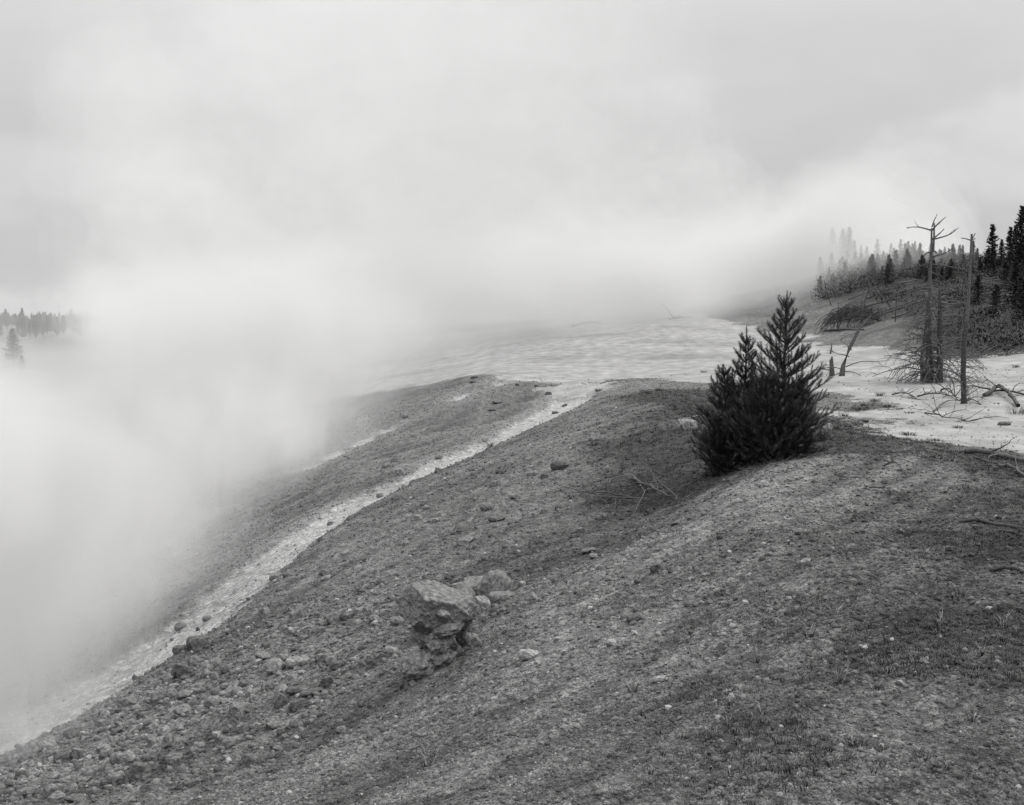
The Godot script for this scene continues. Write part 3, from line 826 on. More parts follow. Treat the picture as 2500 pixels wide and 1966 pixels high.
func make_forest():
	M.far_needle = flat_mat(0.034, 0.7)
	var kinds := []
	for k in 4:
		var m := far_conifer(k)
		var o := Node3D.new(); o.name = "conifer"
		part("trunk", m[0], M.bark, o)
		part("crown", m[1], M.far_needle, o)
		kinds.append(o)
	# place in the picture of the hill: across, top, depth; each has its own height
	var list := [
		[1761, 485, 186, 1], [1783, 486, 178, 3], [1796, 482, 176, 0], [1808, 511, 176, 3], [1822, 520, 178, 0], [1834, 523, 172, 2], [1856, 507, 172, 0], [1869, 531, 168, 2], [1885, 516, 168, 3], [1905, 508, 165, 0], [1920, 535, 160, 2],
		[1935, 512, 162, 3], [1970, 519, 152, 0], [1987, 528, 152, 2], [1998, 524, 150, 0], [2007, 527, 150, 3], [2017, 522, 148, 0], [2036, 520, 146, 0], [2058, 511, 146, 3], [2067, 526, 144, 2], [2098, 476, 122, 0], [2118, 508, 128, 3],
		[2136, 482, 122, 1], [2147, 478, 120, 3], [2160, 438, 116, 3], [2174, 446, 114, 0], [2192, 470, 112, 1],
	]
	var words := ["tall pale", "slim", "tall pointed", "small", "low rounded", "bushy", "spire topped", "squat", "narrow", "ragged", "short dense", "thin", "dark pointed", "wide low", "dark slender", "small notched", "upright", "broad shouldered", "long topped", "half hidden", "thick dark", "little", "open crowned", "tight crowned", "tallest", "dark full", "cut off"]
	for i in list.size():
		var p: Array = list[i]
		var where := "in the drifting steam on the hill crest" if p[0] < 1850 else ("on the skyline of the hill behind the bare dead pine" if p[0] < 2080 else "in the dark group at the right edge of the hilltop")
		conifer(kinds[p[3]], p[0], p[1], p[2], "conifer_tree", "%s conifer standing %s" % [words[i], where], "conifers along the hill crest")
	# dense young growth below the skyline trees
	for i in 74:
		var u := rr(1735, 2190)
		var d := rr(132, 172) - (u - 1735) * 0.07
		var hgt := rr(1.4, 2.9)
		conifer(kinds[2] if rng.randf() < 0.7 else kinds[0], u, -hgt, d, "young_conifer", "%s dark young conifer %s, %s" % [["squat", "low", "short", "middling", "tall"][clampi(int((hgt - 1.4) / 0.3), 0, 4)], "deep in steam" if u < 1800 else ("at the steam's edge" if u < 1880 else ("left of the bare pine" if u < 1950 else ("between bare pine and snag" if u < 2045 else ("just right of the snag" if u < 2110 else "at the right border")))), "front row" if d < 120 else ("second row" if d < 132 else ("third row" if d < 142 else "back row"))], "young conifers in the thicket on the hillside", 1.65)
	for b in [[1879, 612, 122, 2.2, "dark round young conifer alone above the fallen logs"], [2071, 668, 88, 2.3, "dark bushy conifer right of the lone snag"], [2110, 690, 80, 2.2, "dark spreading conifer low on the hillside"], [2152, 655, 84, 3.2, "big dark conifer cut by the right edge of the hillside"], [2168, 700, 74, 2.9, "dark heavy conifer lowest at the right edge"], [2128, 625, 95, 2.6, "dark conifer above the heavy one at the right edge"], [2185, 640, 86, 3.4, "tall dark conifer at the right border of the hill"]]:
		conifer(kinds[2], b[0], -b[3], b[2], "bushy_conifer", b[4], "dark bushy conifers on the right of the hill", 1.75)
	# left: the dark tree in the valley and the far ridge
	conifer(kinds[0], 28, 695, 150, "valley_conifer", "dark layered conifer fading in the steam across the valley", "", 2.0)
	conifer(kinds[2], 46, 752, 138, "valley_conifer", "low blurred conifer just below the layered tree across the valley", "", 2.2)
	for i in 64:
		var u := -40.0 + i * 3.9 + rr(-2, 2)
		conifer(kinds[i % 4], u, -rr(2.8, 5.0) * (1.3 if i % 9 == 5 else 1.0), 395 + rr(0, 40), "distant_conifer", "tiny %s conifer in the far treeline across the valley, %s" % ["tall" if i % 9 == 5 else ["narrow", "slim", "broad", "plain"][i % 4], "at the left border" if u < 30 else ("left part" if u < 80 else ("middle part" if u < 130 else "right part, deep in steam"))], "conifers of the far treeline", 1.5)
	for i in 70:
		var u := rr(-50, 190)
		var d := rr(240, 390)
		conifer(kinds[i % 4], u, -rr(2.6, 4.6), d, "distant_conifer", "tiny %s conifer below the far treeline, %s, %s" % [["narrow", "slim", "broad", "plain"][i % 4], "left border" if u < 10 else ("left" if u < 60 else ("middle" if u < 120 else "right")), "near the valley floor" if d < 300 else ("halfway up" if d < 350 else "close under the treeline")], "conifers of the far slope", 1.6)
	for k in kinds: k.free()

# top < 0: that many metres tall; else the picture row of its tip as seen from the path
func conifer(kind: Node3D, u: float, top: float, d: float, called: String, label: String, group: String, wide := 1.35):
	var x := (u - 1086.0) / 2480.0 * d
	var y := ground_y(x, -d)
	var h := -top
	if top > 0: h = EYE + (690.0 - top) / 2480.0 * d - y
	var o: Node3D = kind.duplicate()
	o.name = called
	add_child(o, true)
	o.position = Vector3(x, y - 0.05, -d)
	o.rotation.y = rr(0, TAU)
	o.scale = Vector3(h * wide, h, h * wide)
	tag(o, label, "conifer", group)

# ---------------------------------------------------------------- rocks
var rock_list := [
	["curved grey slab of rock leaning against the back of the pillar's cap stone", -0.73, -14.65, 0.378, 0.355, "a", "m"],
	["broken grey rock lying directly behind the capped stone pillar", -0.58, -15.08, 0.341, 0.243, "a", "m"],
	["split grey boulder with a pale cleft behind the broken grey rock", -0.49, -15.47, 0.337, 0.274, "a", "m"],
	["big smooth egg-shaped boulder at the far right end of the rock row", -0.20, -14.72, 0.332, 0.332, "r", "m"],
	["low squared block at the foot of the egg-shaped boulder", -0.13, -14.00, 0.260, 0.147, "s", "m"],
	["pale upright leaf-shaped stone stuck in gravel right of the pillar", -0.35, -13.40, 0.173, 0.292, "u", "p"],
	["small grey stone beside the pale upright leaf-shaped stone", -0.23, -13.47, 0.109, 0.098, "a", "m"],
	["lone pale finger of stone standing in open gravel right of the boulders", 0.24, -12.68, 0.092, 0.143, "u", "p"],
	["small pale wedge of stone right of the egg-shaped boulder", 0.13, -14.76, 0.101, 0.077, "a", "p"],
	["whitish flat slab lying on the gravel well right of the stone pillar", 0.15, -9.63, 0.163, 0.085, "s", "w"],
	["whitish round pebble-like stone alone on the mid slope, right of the flat slab", 0.78, -9.03, 0.069, 0.055, "r", "w"],
	["", 1.03, -12.42, 0.070, 0.050, "r", "m"],
	["", 1.10, -15.32, 0.136, 0.074, "s", "m"],
	["long low grey stone on the slope below the dead branches", 1.07, -16.32, 0.197, 0.086, "s", "m"],
	["", -0.77, -19.38, 0.250, 0.125, "s", "m"],
	["", 1.02, -13.40, 0.076, 0.054, "a", "m"],
	["squarish grey rock standing alone below the white channel, left of the rubble", -3.92, -18.20, 0.191, 0.205, "a", "m"],
	["broad angular rock at the upper edge of the rubble fan", -3.20, -17.16, 0.208, 0.152, "a", "m"],
	["block shaped grey rock at the left end of a dark row of stones", -2.46, -15.89, 0.205, 0.192, "a", "m"],
	["", -2.29, -15.89, 0.154, 0.115, "a", "d"],
	["", -2.13, -15.97, 0.129, 0.103, "a", "m"],
	["", -2.13, -15.29, 0.136, 0.111, "a", "m"],
	["", -1.94, -15.67, 0.101, 0.101, "a", "m"],
	["pale angular rock below the broad rock at the rubble's upper edge", -2.84, -15.85, 0.166, 0.141, "a", "p"],
	["", -3.05, -16.21, 0.092, 0.092, "r", "d"],
	["wide dark rock at the upper left rim of the rubble, beside the channel bank", -4.88, -17.82, 0.302, 0.201, "a", "d"],
	["", -5.19, -17.94, 0.188, 0.130, "a", "d"],
	["dark blocky boulder with a flat face in the left of the rubble fan", -4.56, -15.85, 0.243, 0.205, "a", "d"],
	["rounded stone perched on top of a small heap of stones", -4.15, -15.69, 0.126, 0.101, "r", "m"],
	["", -4.06, -15.25, 0.111, 0.111, "r", "m"],
	["", -3.88, -14.94, 0.084, 0.120, "a", "m"],
	["", -4.16, -15.28, 0.123, 0.111, "a", "m"],
	["", -3.76, -15.12, 0.134, 0.098, "r", "d"],
	["thin dark plank-like slab above the dark blocky boulder", -5.03, -17.09, 0.193, 0.069, "s", "d"],
	["dark wedge-shaped rock with a sharp lower edge, beside a rounder one", -4.54, -14.75, 0.202, 0.131, "a", "d"],
	["rounder stone touching the dark wedge-shaped rock", -4.38, -14.77, 0.131, 0.119, "r", "m"],
	["", -5.10, -15.13, 0.171, 0.134, "a", "m"],
	["", -5.37, -15.08, 0.170, 0.109, "a", "m"],
	["", -4.57, -14.24, 0.149, 0.080, "a", "d"],
	["pale rounded boulder with a bright top near the middle of the rubble", -2.90, -14.08, 0.204, 0.148, "r", "p"],
	["long pale slab beside the pale rounded boulder", -2.62, -14.05, 0.238, 0.113, "s", "p"],
	["", -2.93, -14.57, 0.106, 0.141, "u", "m"],
	["", -2.36, -13.66, 0.099, 0.088, "a", "m"],
	["", -2.15, -13.60, 0.121, 0.088, "a", "m"],
	["tall tooth-shaped rock standing upright in the rubble", -2.49, -12.31, 0.139, 0.209, "u", "m"],
	["long dark slab tilted like a shelf right of the tooth-shaped rock", -2.31, -12.65, 0.316, 0.082, "s", "d"],
	["", -2.16, -12.40, 0.220, 0.060, "s", "d"],
	["dark block tucked under the long tilted slab", -2.24, -12.06, 0.185, 0.107, "a", "d"],
	["", -3.30, -13.55, 0.153, 0.120, "a", "m"],
	["low rounded boulder with a worn top in the middle of the rubble fan", -3.46, -13.33, 0.193, 0.118, "r", "m"],
	["rough grey boulder next to the low rounded one", -3.03, -12.75, 0.195, 0.144, "a", "m"],
	["", -2.92, -13.00, 0.115, 0.084, "a", "p"],
	["", -2.88, -13.37, 0.075, 0.119, "u", "p"],
	["flat leaf-like slab lying below the tooth-shaped rock", -2.36, -11.48, 0.194, 0.065, "s", "m"],
	["", -2.78, -11.82, 0.114, 0.124, "u", "m"],
	["pyramid-like rock at the lower edge of the rubble", -2.79, -11.31, 0.155, 0.119, "a", "m"],
	["", -3.93, -12.90, 0.135, 0.094, "r", "p"],
	["", -3.90, -12.47, 0.121, 0.101, "a", "m"],
	["steep narrow rock between two pale stones", -3.68, -12.29, 0.119, 0.168, "u", "m"],
	["", -4.56, -13.19, 0.096, 0.074, "a", "m"],
	["broad smooth stone low in the left part of the rubble", -4.23, -12.27, 0.158, 0.099, "r", "m"],
	["", -4.49, -12.64, 0.133, 0.092, "a", "m"],
	["dark rough boulder, lowest of the larger rocks in the rubble", -3.72, -11.42, 0.175, 0.138, "a", "d"],
	["two-toned rock with a dark face standing alone below the rubble", -2.32, -10.15, 0.180, 0.139, "a", "d"],
	["", -3.23, -11.79, 0.124, 0.086, "a", "m"],
	["", -4.33, -13.60, 0.099, 0.088, "a", "d"],
	["", -4.18, -13.36, 0.119, 0.086, "a", "p"],
	["dark ragged rock at the far lower left edge of the slope", -5.13, -13.06, 0.221, 0.126, "a", "d"],
	["", -4.70, -11.96, 0.096, 0.068, "a", "m"],
	["", -4.37, -11.67, 0.132, 0.056, "s", "m"],
	["", -5.11, -12.37, 0.070, 0.050, "r", "p"],
	["wide grey rock at the bottom edge of the rubble", -4.11, -10.31, 0.166, 0.091, "a", "m"],
	["", -3.79, -9.90, 0.160, 0.064, "s", "d"],
	["small dark upright stone on the near bank of the white channel", -5.79, -17.68, 0.093, 0.143, "u", "d"],
	["grey round boulder sitting in the middle of the white channel, lower part", -5.54, -20.88, 0.168, 0.143, "a", "m"],
	["grey domed rock on the far side of the white channel beside a smaller boulder", -6.15, -21.37, 0.224, 0.172, "r", "m"],
	["", -6.00, -20.30, 0.057, 0.057, "r", "d"],
	["", -5.52, -20.22, 0.065, 0.065, "r", "d"],
	["small grey block on the near edge of the channel above the bend", -3.89, -23.55, 0.123, 0.114, "a", "m"],
	["", -4.45, -21.67, 0.210, 0.122, "a", "m"],
	["", -4.08, -20.90, 0.118, 0.101, "r", "m"],
	["", -3.25, -20.01, 0.178, 0.113, "a", "m"],
	["", -3.15, -19.56, 0.158, 0.079, "s", "p"],
	["grey cube-like stone sitting in the white channel, middle part", -4.21, -26.79, 0.151, 0.130, "a", "m"],
	["", -1.53, -10.29, 0.100, 0.058, "a", "m"],
	["", -4.79, -52.22, 0.211, 0.168, "r", "m"],
	["flat grey rock lying across the white channel", -2.63, -31.64, 0.357, 0.166, "s", "m"],
	["grey angular rock at the near edge of the channel, right of the flat one", -1.95, -30.96, 0.225, 0.162, "a", "m"],
	["pale pointed rock at the far edge of the white channel", -3.31, -34.03, 0.302, 0.274, "a", "p"],
	["", -3.79, -37.99, 0.306, 0.153, "a", "m"],
	["", -2.31, -36.69, 0.266, 0.163, "a", "m"],
	["", -3.99, -37.00, 0.269, 0.134, "a", "m"],
	["grey square stone in the channel below the pale pointed rock", -3.39, -29.62, 0.191, 0.167, "a", "m"],
	["", -2.84, -30.41, 0.123, 0.086, "r", "m"],
	["", 1.74, -46.33, 0.299, 0.149, "a", "d"],
	["", 2.21, -48.88, 0.276, 0.138, "a", "d"],
	["", -0.66, -51.38, 0.373, 0.124, "s", "d"],
	["", -0.84, -49.63, 0.260, 0.120, "r", "d"],
	["", 0.25, -56.08, 0.158, 0.113, "r", "d"],
	["dark lump beside the top of the white channel", 1.63, -52.45, 0.296, 0.169, "a", "d"],
	["", -1.96, -60.76, 0.318, 0.147, "r", "d"],
	["", -1.96, -58.41, 0.283, 0.118, "r", "d"],
	["", 1.14, -55.19, 0.178, 0.111, "r", "d"],
	["dark earthy hump on the middle of the gravel slope", 1.03, -25.04, 0.323, 0.182, "r", "d"],
	["", 0.42, -24.82, 0.220, 0.100, "a", "m"],
	["", 0.68, -24.20, 0.176, 0.098, "a", "d"],
	["", -0.29, -26.41, 0.149, 0.085, "r", "d"],
	["", -0.35, -24.58, 0.218, 0.129, "a", "m"],
	["", 0.05, -22.51, 0.200, 0.091, "a", "m"],
	["", -1.77, -23.89, 0.116, 0.077, "r", "p"],
	["pale square-edged stone on the slope above the big boulders", -1.87, -22.92, 0.139, 0.111, "a", "p"],
	["low dark stone beside a thin bent twig on the slope", -0.27, -20.79, 0.268, 0.101, "s", "d"],
	["", -0.48, -22.03, 0.213, 0.133, "r", "m"],
	["", 1.09, -18.62, 0.135, 0.083, "a", "m"],
	["", -1.46, -22.00, 0.106, 0.080, "r", "p"],
	["pale broken boulder in dark litter just left of the pines", 4.05, -27.16, 0.460, 0.285, "a", "p"],
	["flat pale stone behind the broken boulder left of the pines", 4.61, -30.00, 0.387, 0.121, "s", "p"],
	["pale split rock half hidden at the right foot of the pines", 7.31, -27.50, 0.466, 0.266, "a", "p"],
	["flat dark stone on the white flat near the right edge", 12.69, -30.10, 0.291, 0.109, "s", "d"],
	["little pale stone at the near foot of the pines", 4.54, -19.80, 0.120, 0.080, "a", "p"],
	["dark jagged rock in the dip of the slope right of the egg-shaped boulder", 1.51, -12.07, 0.136, 0.107, "a", "d"],
	["dark tilted plate of rock on the crest right of the pale finger stone", 1.03, -9.75, 0.110, 0.079, "s", "d"],
	["", 2.72, -10.72, 0.095, 0.030, "s", "p"],
	["smooth pale stone low on the crest, right of the whitish flat slab", 0.95, -7.39, 0.077, 0.039, "s", "w"],
	["bright round stone on the crest below the pines", 3.65, -16.83, 0.136, 0.095, "r", "w"],
	["", 2.22, -15.62, 0.164, 0.063, "s", "d"],
]

func rock_mat(albedo: float, sd: int) -> StandardMaterial3D:
	var m := flat_mat(1.0)
	var n := FastNoiseLite.new(); n.seed = sd; n.frequency = 0.02; n.fractal_octaves = 6; n.fractal_gain = 0.62
	var src := n.get_seamless_image(256, 256).get_data()
	n.seed = sd + 50; n.frequency = 0.012; n.fractal_type = FastNoiseLite.FRACTAL_RIDGED; n.fractal_octaves = 4
	var cr := n.get_seamless_image(256, 256).get_data()
	var out := PackedByteArray(); out.resize(256 * 256)
	var c := Color(albedo, albedo, albedo).linear_to_srgb().r
	for i in out.size():
		var k := 0.45 + 0.85 * src[i] / 255.0
		if cr[i] > 226: k *= 1.0 - 0.5 * (cr[i] - 226) / 29.0
		out[i] = clampi(int(255.0 * c * k), 0, 255)
	m.albedo_texture = ImageTexture.create_from_image(Image.create_from_data(256, 256, false, Image.FORMAT_L8, out))
	m.uv1_triplanar = true; m.uv1_world_triplanar = true; m.uv1_scale = Vector3(2.6, 2.6, 2.6)
	m.heightmap_enabled = true; m.heightmap_texture = m.albedo_texture; m.heightmap_scale = 6.0
	return m

var ico := {}
func ico_sphere(level: int) -> Array:
	if ico.has(level): return ico[level]
	var verts := PackedVector3Array(); var tris := PackedInt32Array()
	if level == 0:
		var t := (1.0 + sqrt(5.0)) / 2.0
		for p in [[-1, t, 0], [1, t, 0], [-1, -t, 0], [1, -t, 0], [0, -1, t], [0, 1, t], [0, -1, -t], [0, 1, -t], [t, 0, -1], [t, 0, 1], [-t, 0, -1], [-t, 0, 1]]:
			verts.append(Vector3(p[0], p[1], p[2]).normalized())
		tris = PackedInt32Array([0, 11, 5, 0, 5, 1, 0, 1, 7, 0, 7, 10, 0, 10, 11, 1, 5, 9, 5, 11, 4, 11, 10, 2, 10, 7, 6, 7, 1, 8, 3, 9, 4, 3, 4, 2, 3, 2, 6, 3, 6, 8, 3, 8, 9, 4, 9, 5, 2, 4, 11, 6, 2, 10, 8, 6, 7, 9, 8, 1])
	else:
		var s := ico_sphere(level - 1)
		verts = s[0].duplicate()
		var mid := {}
		var st: PackedInt32Array = s[1]
		for i in range(0, st.size(), 3):
			var m := []
			for e in 3:
				var a := st[i + e]; var b := st[i + (e + 1) % 3]
				var key := mini(a, b) * 100000 + maxi(a, b)
				if not mid.has(key):
					mid[key] = verts.size(); verts.append(((verts[a] + verts[b]) * 0.5).normalized())
				m.append(mid[key])
			tris.append_array([st[i], m[0], m[2], st[i + 1], m[1], m[0], st[i + 2], m[2], m[1], m[0], m[1], m[2]])
	ico[level] = [verts, tris]
	return ico[level]

# a stone: a sphere cut by planes [direction, distance], roughened, then scaled to size
func stone(level: int, cuts: Array, size: Vector3, rough: float, sd: int, hard := false) -> ArrayMesh:
	var n := FastNoiseLite.new(); n.seed = sd; n.frequency = 0.9; n.fractal_octaves = 4
	var s := ico_sphere(level)
	var v: PackedVector3Array = s[0].duplicate()
	for i in v.size():
		var d := v[i]
		var k := 1.0
		for c in cuts:
			var dot := d.dot(c[0])
			if dot > 0.001: k = minf(k, c[1] / dot)
		k *= 1.0 + rough * n.get_noise_3d(d.x * 2.0 * k, d.y * 2.0 * k, d.z * 2.0 * k) + rough * 0.4 * n.get_noise_3d(d.x * 7.0, d.y * 7.0, d.z * 7.0)
		v[i] = d * k * size
	var st: PackedInt32Array = s[1]
	if hard:
		var f := Faces.new()
		for i in range(0, st.size(), 3):
			var p := v[st[i]]; var q := v[st[i + 1]]; var r := v[st[i + 2]]
			var nn := (r - p).cross(q - p).normalized()
			if nn.dot(p + q + r) < 0: nn = -nn
			f.tri(p, r, q, nn)
		return f.mesh()
	var nrm := PackedVector3Array(); nrm.resize(v.size())
	for i in range(0, st.size(), 3):
		var fn := (v[st[i + 2]] - v[st[i]]).cross(v[st[i + 1]] - v[st[i]])
		if fn.dot(v[st[i]] + v[st[i + 1]] + v[st[i + 2]]) < 0: fn = -fn
		for e in 3: nrm[st[i + e]] += fn
	for i in v.size(): nrm[i] = nrm[i].normalized()
	var ix := PackedInt32Array(); ix.resize(st.size())
	for i in range(0, st.size(), 3):
		ix[i] = st[i]; ix[i + 1] = st[i + 2]; ix[i + 2] = st[i + 1]
	var a := []; a.resize(Mesh.ARRAY_MAX)
	a[Mesh.ARRAY_VERTEX] = v; a[Mesh.ARRAY_NORMAL] = nrm; a[Mesh.ARRAY_INDEX] = ix
	var m := ArrayMesh.new(); m.add_surface_from_arrays(Mesh.PRIMITIVE_TRIANGLES, a)
	return m

func random_cuts(count: int, near: float, far: float) -> Array:
	var out := []
	for i in count: out.append([jitter(1.0).normalized(), rr(near, far)])
	return out

func make_pillar():
	for t in [["d", 0.10], ["m", 0.15], ["p", 0.21], ["w", 0.29]]: M["rock_" + t[0]] = rock_mat(t[1], 20 + int(t[1] * 100))
	var at := place(-0.90, -11.2, 0.0)
	var o := thing("stone_pillar", "capped stone pillar on the slope, a big block balanced on narrow worn stones", "rock", at)
	var V := func(x, y, z): return Vector3(x, y, z).normalized()
	# the capping block: flat sloping top, a keel towards the viewer, undercut below
	var cap := stone(5, [[V.call(0.12, 1, 0.25), 0.62], [V.call(-0.85, 0.05, 0.55), 0.60], [V.call(0.30, -0.12, 1.0), 0.50], [V.call(-0.1, -0.6, 0.8), 0.62], [V.call(0.95, 0.1, 0.3), 0.86], [V.call(0.5, -0.85, 0.2), 0.52], [V.call(-0.5, -0.9, 0.1), 0.66], [V.call(0.2, 0.2, -1), 0.6], [V.call(0.7, 0.55, 0.5), 0.78]], Vector3(0.40, 0.32, 0.40), 0.11, 301)
	var c := part("cap_stone", cap, M.rock_m, o); c.position = Vector3(0.155, 0.64, 0.0); c.rotation = Vector3(0.0, 0.0, -0.16)
	var l := part("cap_underside", stone(4, random_cuts(6, 0.6, 0.8), Vector3(0.17, 0.085, 0.2), 0.14, 302), M.rock_m, o); l.position = Vector3(0.27, 0.50, 0.05); l.rotation.z = 0.25
	var fl := part("cap_flake", stone(3, random_cuts(6, 0.5, 0.8), Vector3(0.075, 0.045, 0.05), 0.12, 303), M.rock_p, o); fl.position = Vector3(0.25, 0.66, 0.215); fl.rotation = Vector3(0.3, 0.2, -0.5)
	# the neck
	var nk := part("neck_stone", stone(4, random_cuts(5, 0.65, 0.85), Vector3(0.15, 0.15, 0.15), 0.26, 304), M.rock_p, o); nk.position = Vector3(0.20, 0.37, 0.06)
	nk = part("neck_stone", stone(4, random_cuts(6, 0.6, 0.85), Vector3(0.12, 0.16, 0.12), 0.32, 305), M.rock_p, o); nk.position = Vector3(0.06, 0.37, 0.02); nk.rotation.z = 0.35
	nk = part("neck_stone", stone(3, random_cuts(6, 0.6, 0.85), Vector3(0.05, 0.10, 0.08), 0.2, 306), M.rock_d, o); nk.position = Vector3(0.31, 0.36, 0.05); nk.rotation.z = 0.5
	# the stones below
	var b := part("base_stone", stone(4, random_cuts(4, 0.72, 0.9), Vector3(0.19, 0.145, 0.17), 0.20, 307), M.rock_p, o); b.position = Vector3(-0.01, 0.13, 0.10); b.rotation.z = 0.35
	b = part("base_stone", stone(4, random_cuts(4, 0.72, 0.9), Vector3(0.16, 0.12, 0.15), 0.22, 308), M.rock_m, o); b.position = Vector3(0.20, 0.21, 0.05); b.rotation.z = 0.3
	b = part("base_stone", stone(3, random_cuts(6, 0.6, 0.85), Vector3(0.06, 0.12, 0.07), 0.15, 309), M.rock_d, o); b.position = Vector3(-0.10, -0.06, 0.16); b.rotation.z = -0.4
	b = part("base_stone", stone(3, random_cuts(6, 0.6, 0.85), Vector3(0.06, 0.06, 0.06), 0.15, 310), M.rock_d, o); b.position = Vector3(0.06, -0.01, 0.20)
	b = part("base_stone", stone(3, random_cuts(5, 0.6, 0.85), Vector3(0.15, 0.22, 0.15), 0.12, 311), M.rock_d, o); b.position = Vector3(0.12, 0.02, -0.04)
	for q in [[0.33, 0.22, -0.06, 0.11, 0.12], [0.40, 0.34, -0.12, 0.10, 0.13], [0.44, 0.50, -0.14, 0.12, 0.10], [0.30, 0.08, 0.05, 0.09, 0.07], [0.48, 0.24, -0.2, 0.13, 0.14]]:
		b = part("rib_stone", stone(3, random_cuts(8, 0.5, 0.8), Vector3(q[3], q[4], q[3]), 0.25, 312 + int(q[0] * 100)), M.rock_m, o); b.position = Vector3(q[0], q[1], q[2]); b.rotation.z = rr(-0.5, 0.5)

var stones := {}
func make_rocks():
	# a few shapes of each kind, shared by the small rocks
	for k in 6:
		stones["a%d" % k] = stone(3, [[Vector3(rr(-0.4, 0.4), 1, rr(-0.2, 0.4)).normalized(), 0.52], [Vector3(rr(-0.6, 0.6), 0.15, 1).normalized(), 0.55], [Vector3(-1, 0.2, rr(-0.3, 0.6)).normalized(), 0.62], [Vector3(1, rr(0, 0.6), rr(-0.3, 0.6)).normalized(), 0.62]] + random_cuts(7, 0.55, 0.8), Vector3.ONE * 1.2, 0.07, 400 + k, true)
		stones["r%d" % k] = stone(3, random_cuts(4, 0.78, 0.92), Vector3.ONE, 0.12, 420 + k)
		stones["s%d" % k] = stone(3, [[Vector3.UP, 0.6], [Vector3.DOWN, 0.7]] + random_cuts(7, 0.6, 0.85), Vector3.ONE, 0.07, 440 + k, true)
		stones["u%d" % k] = stone(3, random_cuts(8, 0.55, 0.8), Vector3.ONE, 0.07, 460 + k, true)
	for i in rock_list.size():
		var d: Array = rock_list[i]
		var o := rock(d[1], d[2], d[3], d[4], d[5], d[6], i)
		if d[0] != "":
			tag(o, d[0], "rock", "larger rocks of the slope")
		elif d[2] < -20 and d[1] > -4.5:
			tag(o, stone_label(d[1], d[2], d[3], d[5], d[6]), "rock", "small stones scattered along the channel")
		else:
			tag(o, stone_label(d[1], d[2], d[3], d[5], d[6]), "rock", "small loose stones of the rubble")

# names a small stone by its look and by the nearest landmark
func stone_label(x: float, z: float, w: float, shape: String, tone: String) -> String:
	var marks := {"the stone pillar": Vector2(-0.9, -11.2), "the egg-shaped boulder": Vector2(-0.21, -14.86), "the dark branch heap": Vector2(2.0, -21.0), "the top of the white channel": Vector2(2.9, -51.0), "the pale side channel": Vector2(-3.5, -52.5), "the bend of the channel": Vector2(-0.8, -39.0), "the edge of the flat": Vector2(0.5, -59.0)}
	for d in rock_list:
		for k in ["tooth-shaped rock", "dark blocky boulder", "dark wedge-shaped rock", "long tilted slab", "pyramid-like rock", "low rounded boulder", "broad smooth stone", "broad angular rock", "pale rounded boulder", "dark ragged rock", "grey cube-like stone", "pale pointed rock", "dark earthy hump", "flat grey rock", "two-toned rock", "grey round boulder", "squarish grey rock", "pale square-edged stone", "flat leaf-like slab"]:
			if d[0].contains(k) and not marks.has("the " + k): marks["the " + k] = Vector2(d[1], d[2])
	var best := 1e9; var name_of := ""; var rel := Vector2.ZERO
	for k in marks:
		var dd: float = marks[k].distance_to(Vector2(x, z))
		if dd < best and dd > 0.02: best = dd; name_of = k; rel = Vector2(x, z) - marks[k]
	var side := ("right of" if rel.x > 0 else "left of") if absf(rel.x) > absf(rel.y) else ("behind" if rel.y < 0 else "in front of")
	var near := "just " if best < 0.45 else ("" if best < 1.1 else "well ")
	if near == "well " and side in ["behind", "in front of"]: near = "far "
	var far_side := "" if line_distance(channel_line, Vector2(x, z)) > 0.8 else " in channel"
	var big := "tiny" if w < 0.075 else ("small" if w < 0.12 else "middling")
	return "%s %s %s stone %s%s %s%s" % [big, {"d": "dark", "m": "grey", "p": "pale", "w": "whitish"}[tone], {"a": "angular", "r": "rounded", "s": "flat", "u": "upright"}[shape], near, side, name_of, far_side]

func rock(x: float, z: float, w: float, h: float, shape: String, tone: String, i: int) -> MeshInstance3D:
	var o := MeshInstance3D.new(); o.name = "rock"
	o.mesh = stones[shape + str(i % 6)]
	o.material_override = M["rock_" + tone]
	add_child(o, true)
	if sample(x, z)[2] < 0.9 and w > 0.09:
		w *= 0.8; h *= 0.8
	var wide := w * 0.62
	var deep := w * rr(0.45, 0.75)
	var high := h * (0.72 if shape != "u" else 0.62)
	o.scale = Vector3(wide, high, deep)
	o.rotation = Vector3(rr(-0.1, 0.1), rr(-0.5, 0.5), rr(-0.15, 0.25) + (0.1 if shape == "s" else 0.0))
	o.position = Vector3(x, ground_y(x, z) + h * 0.30, z)
	return o

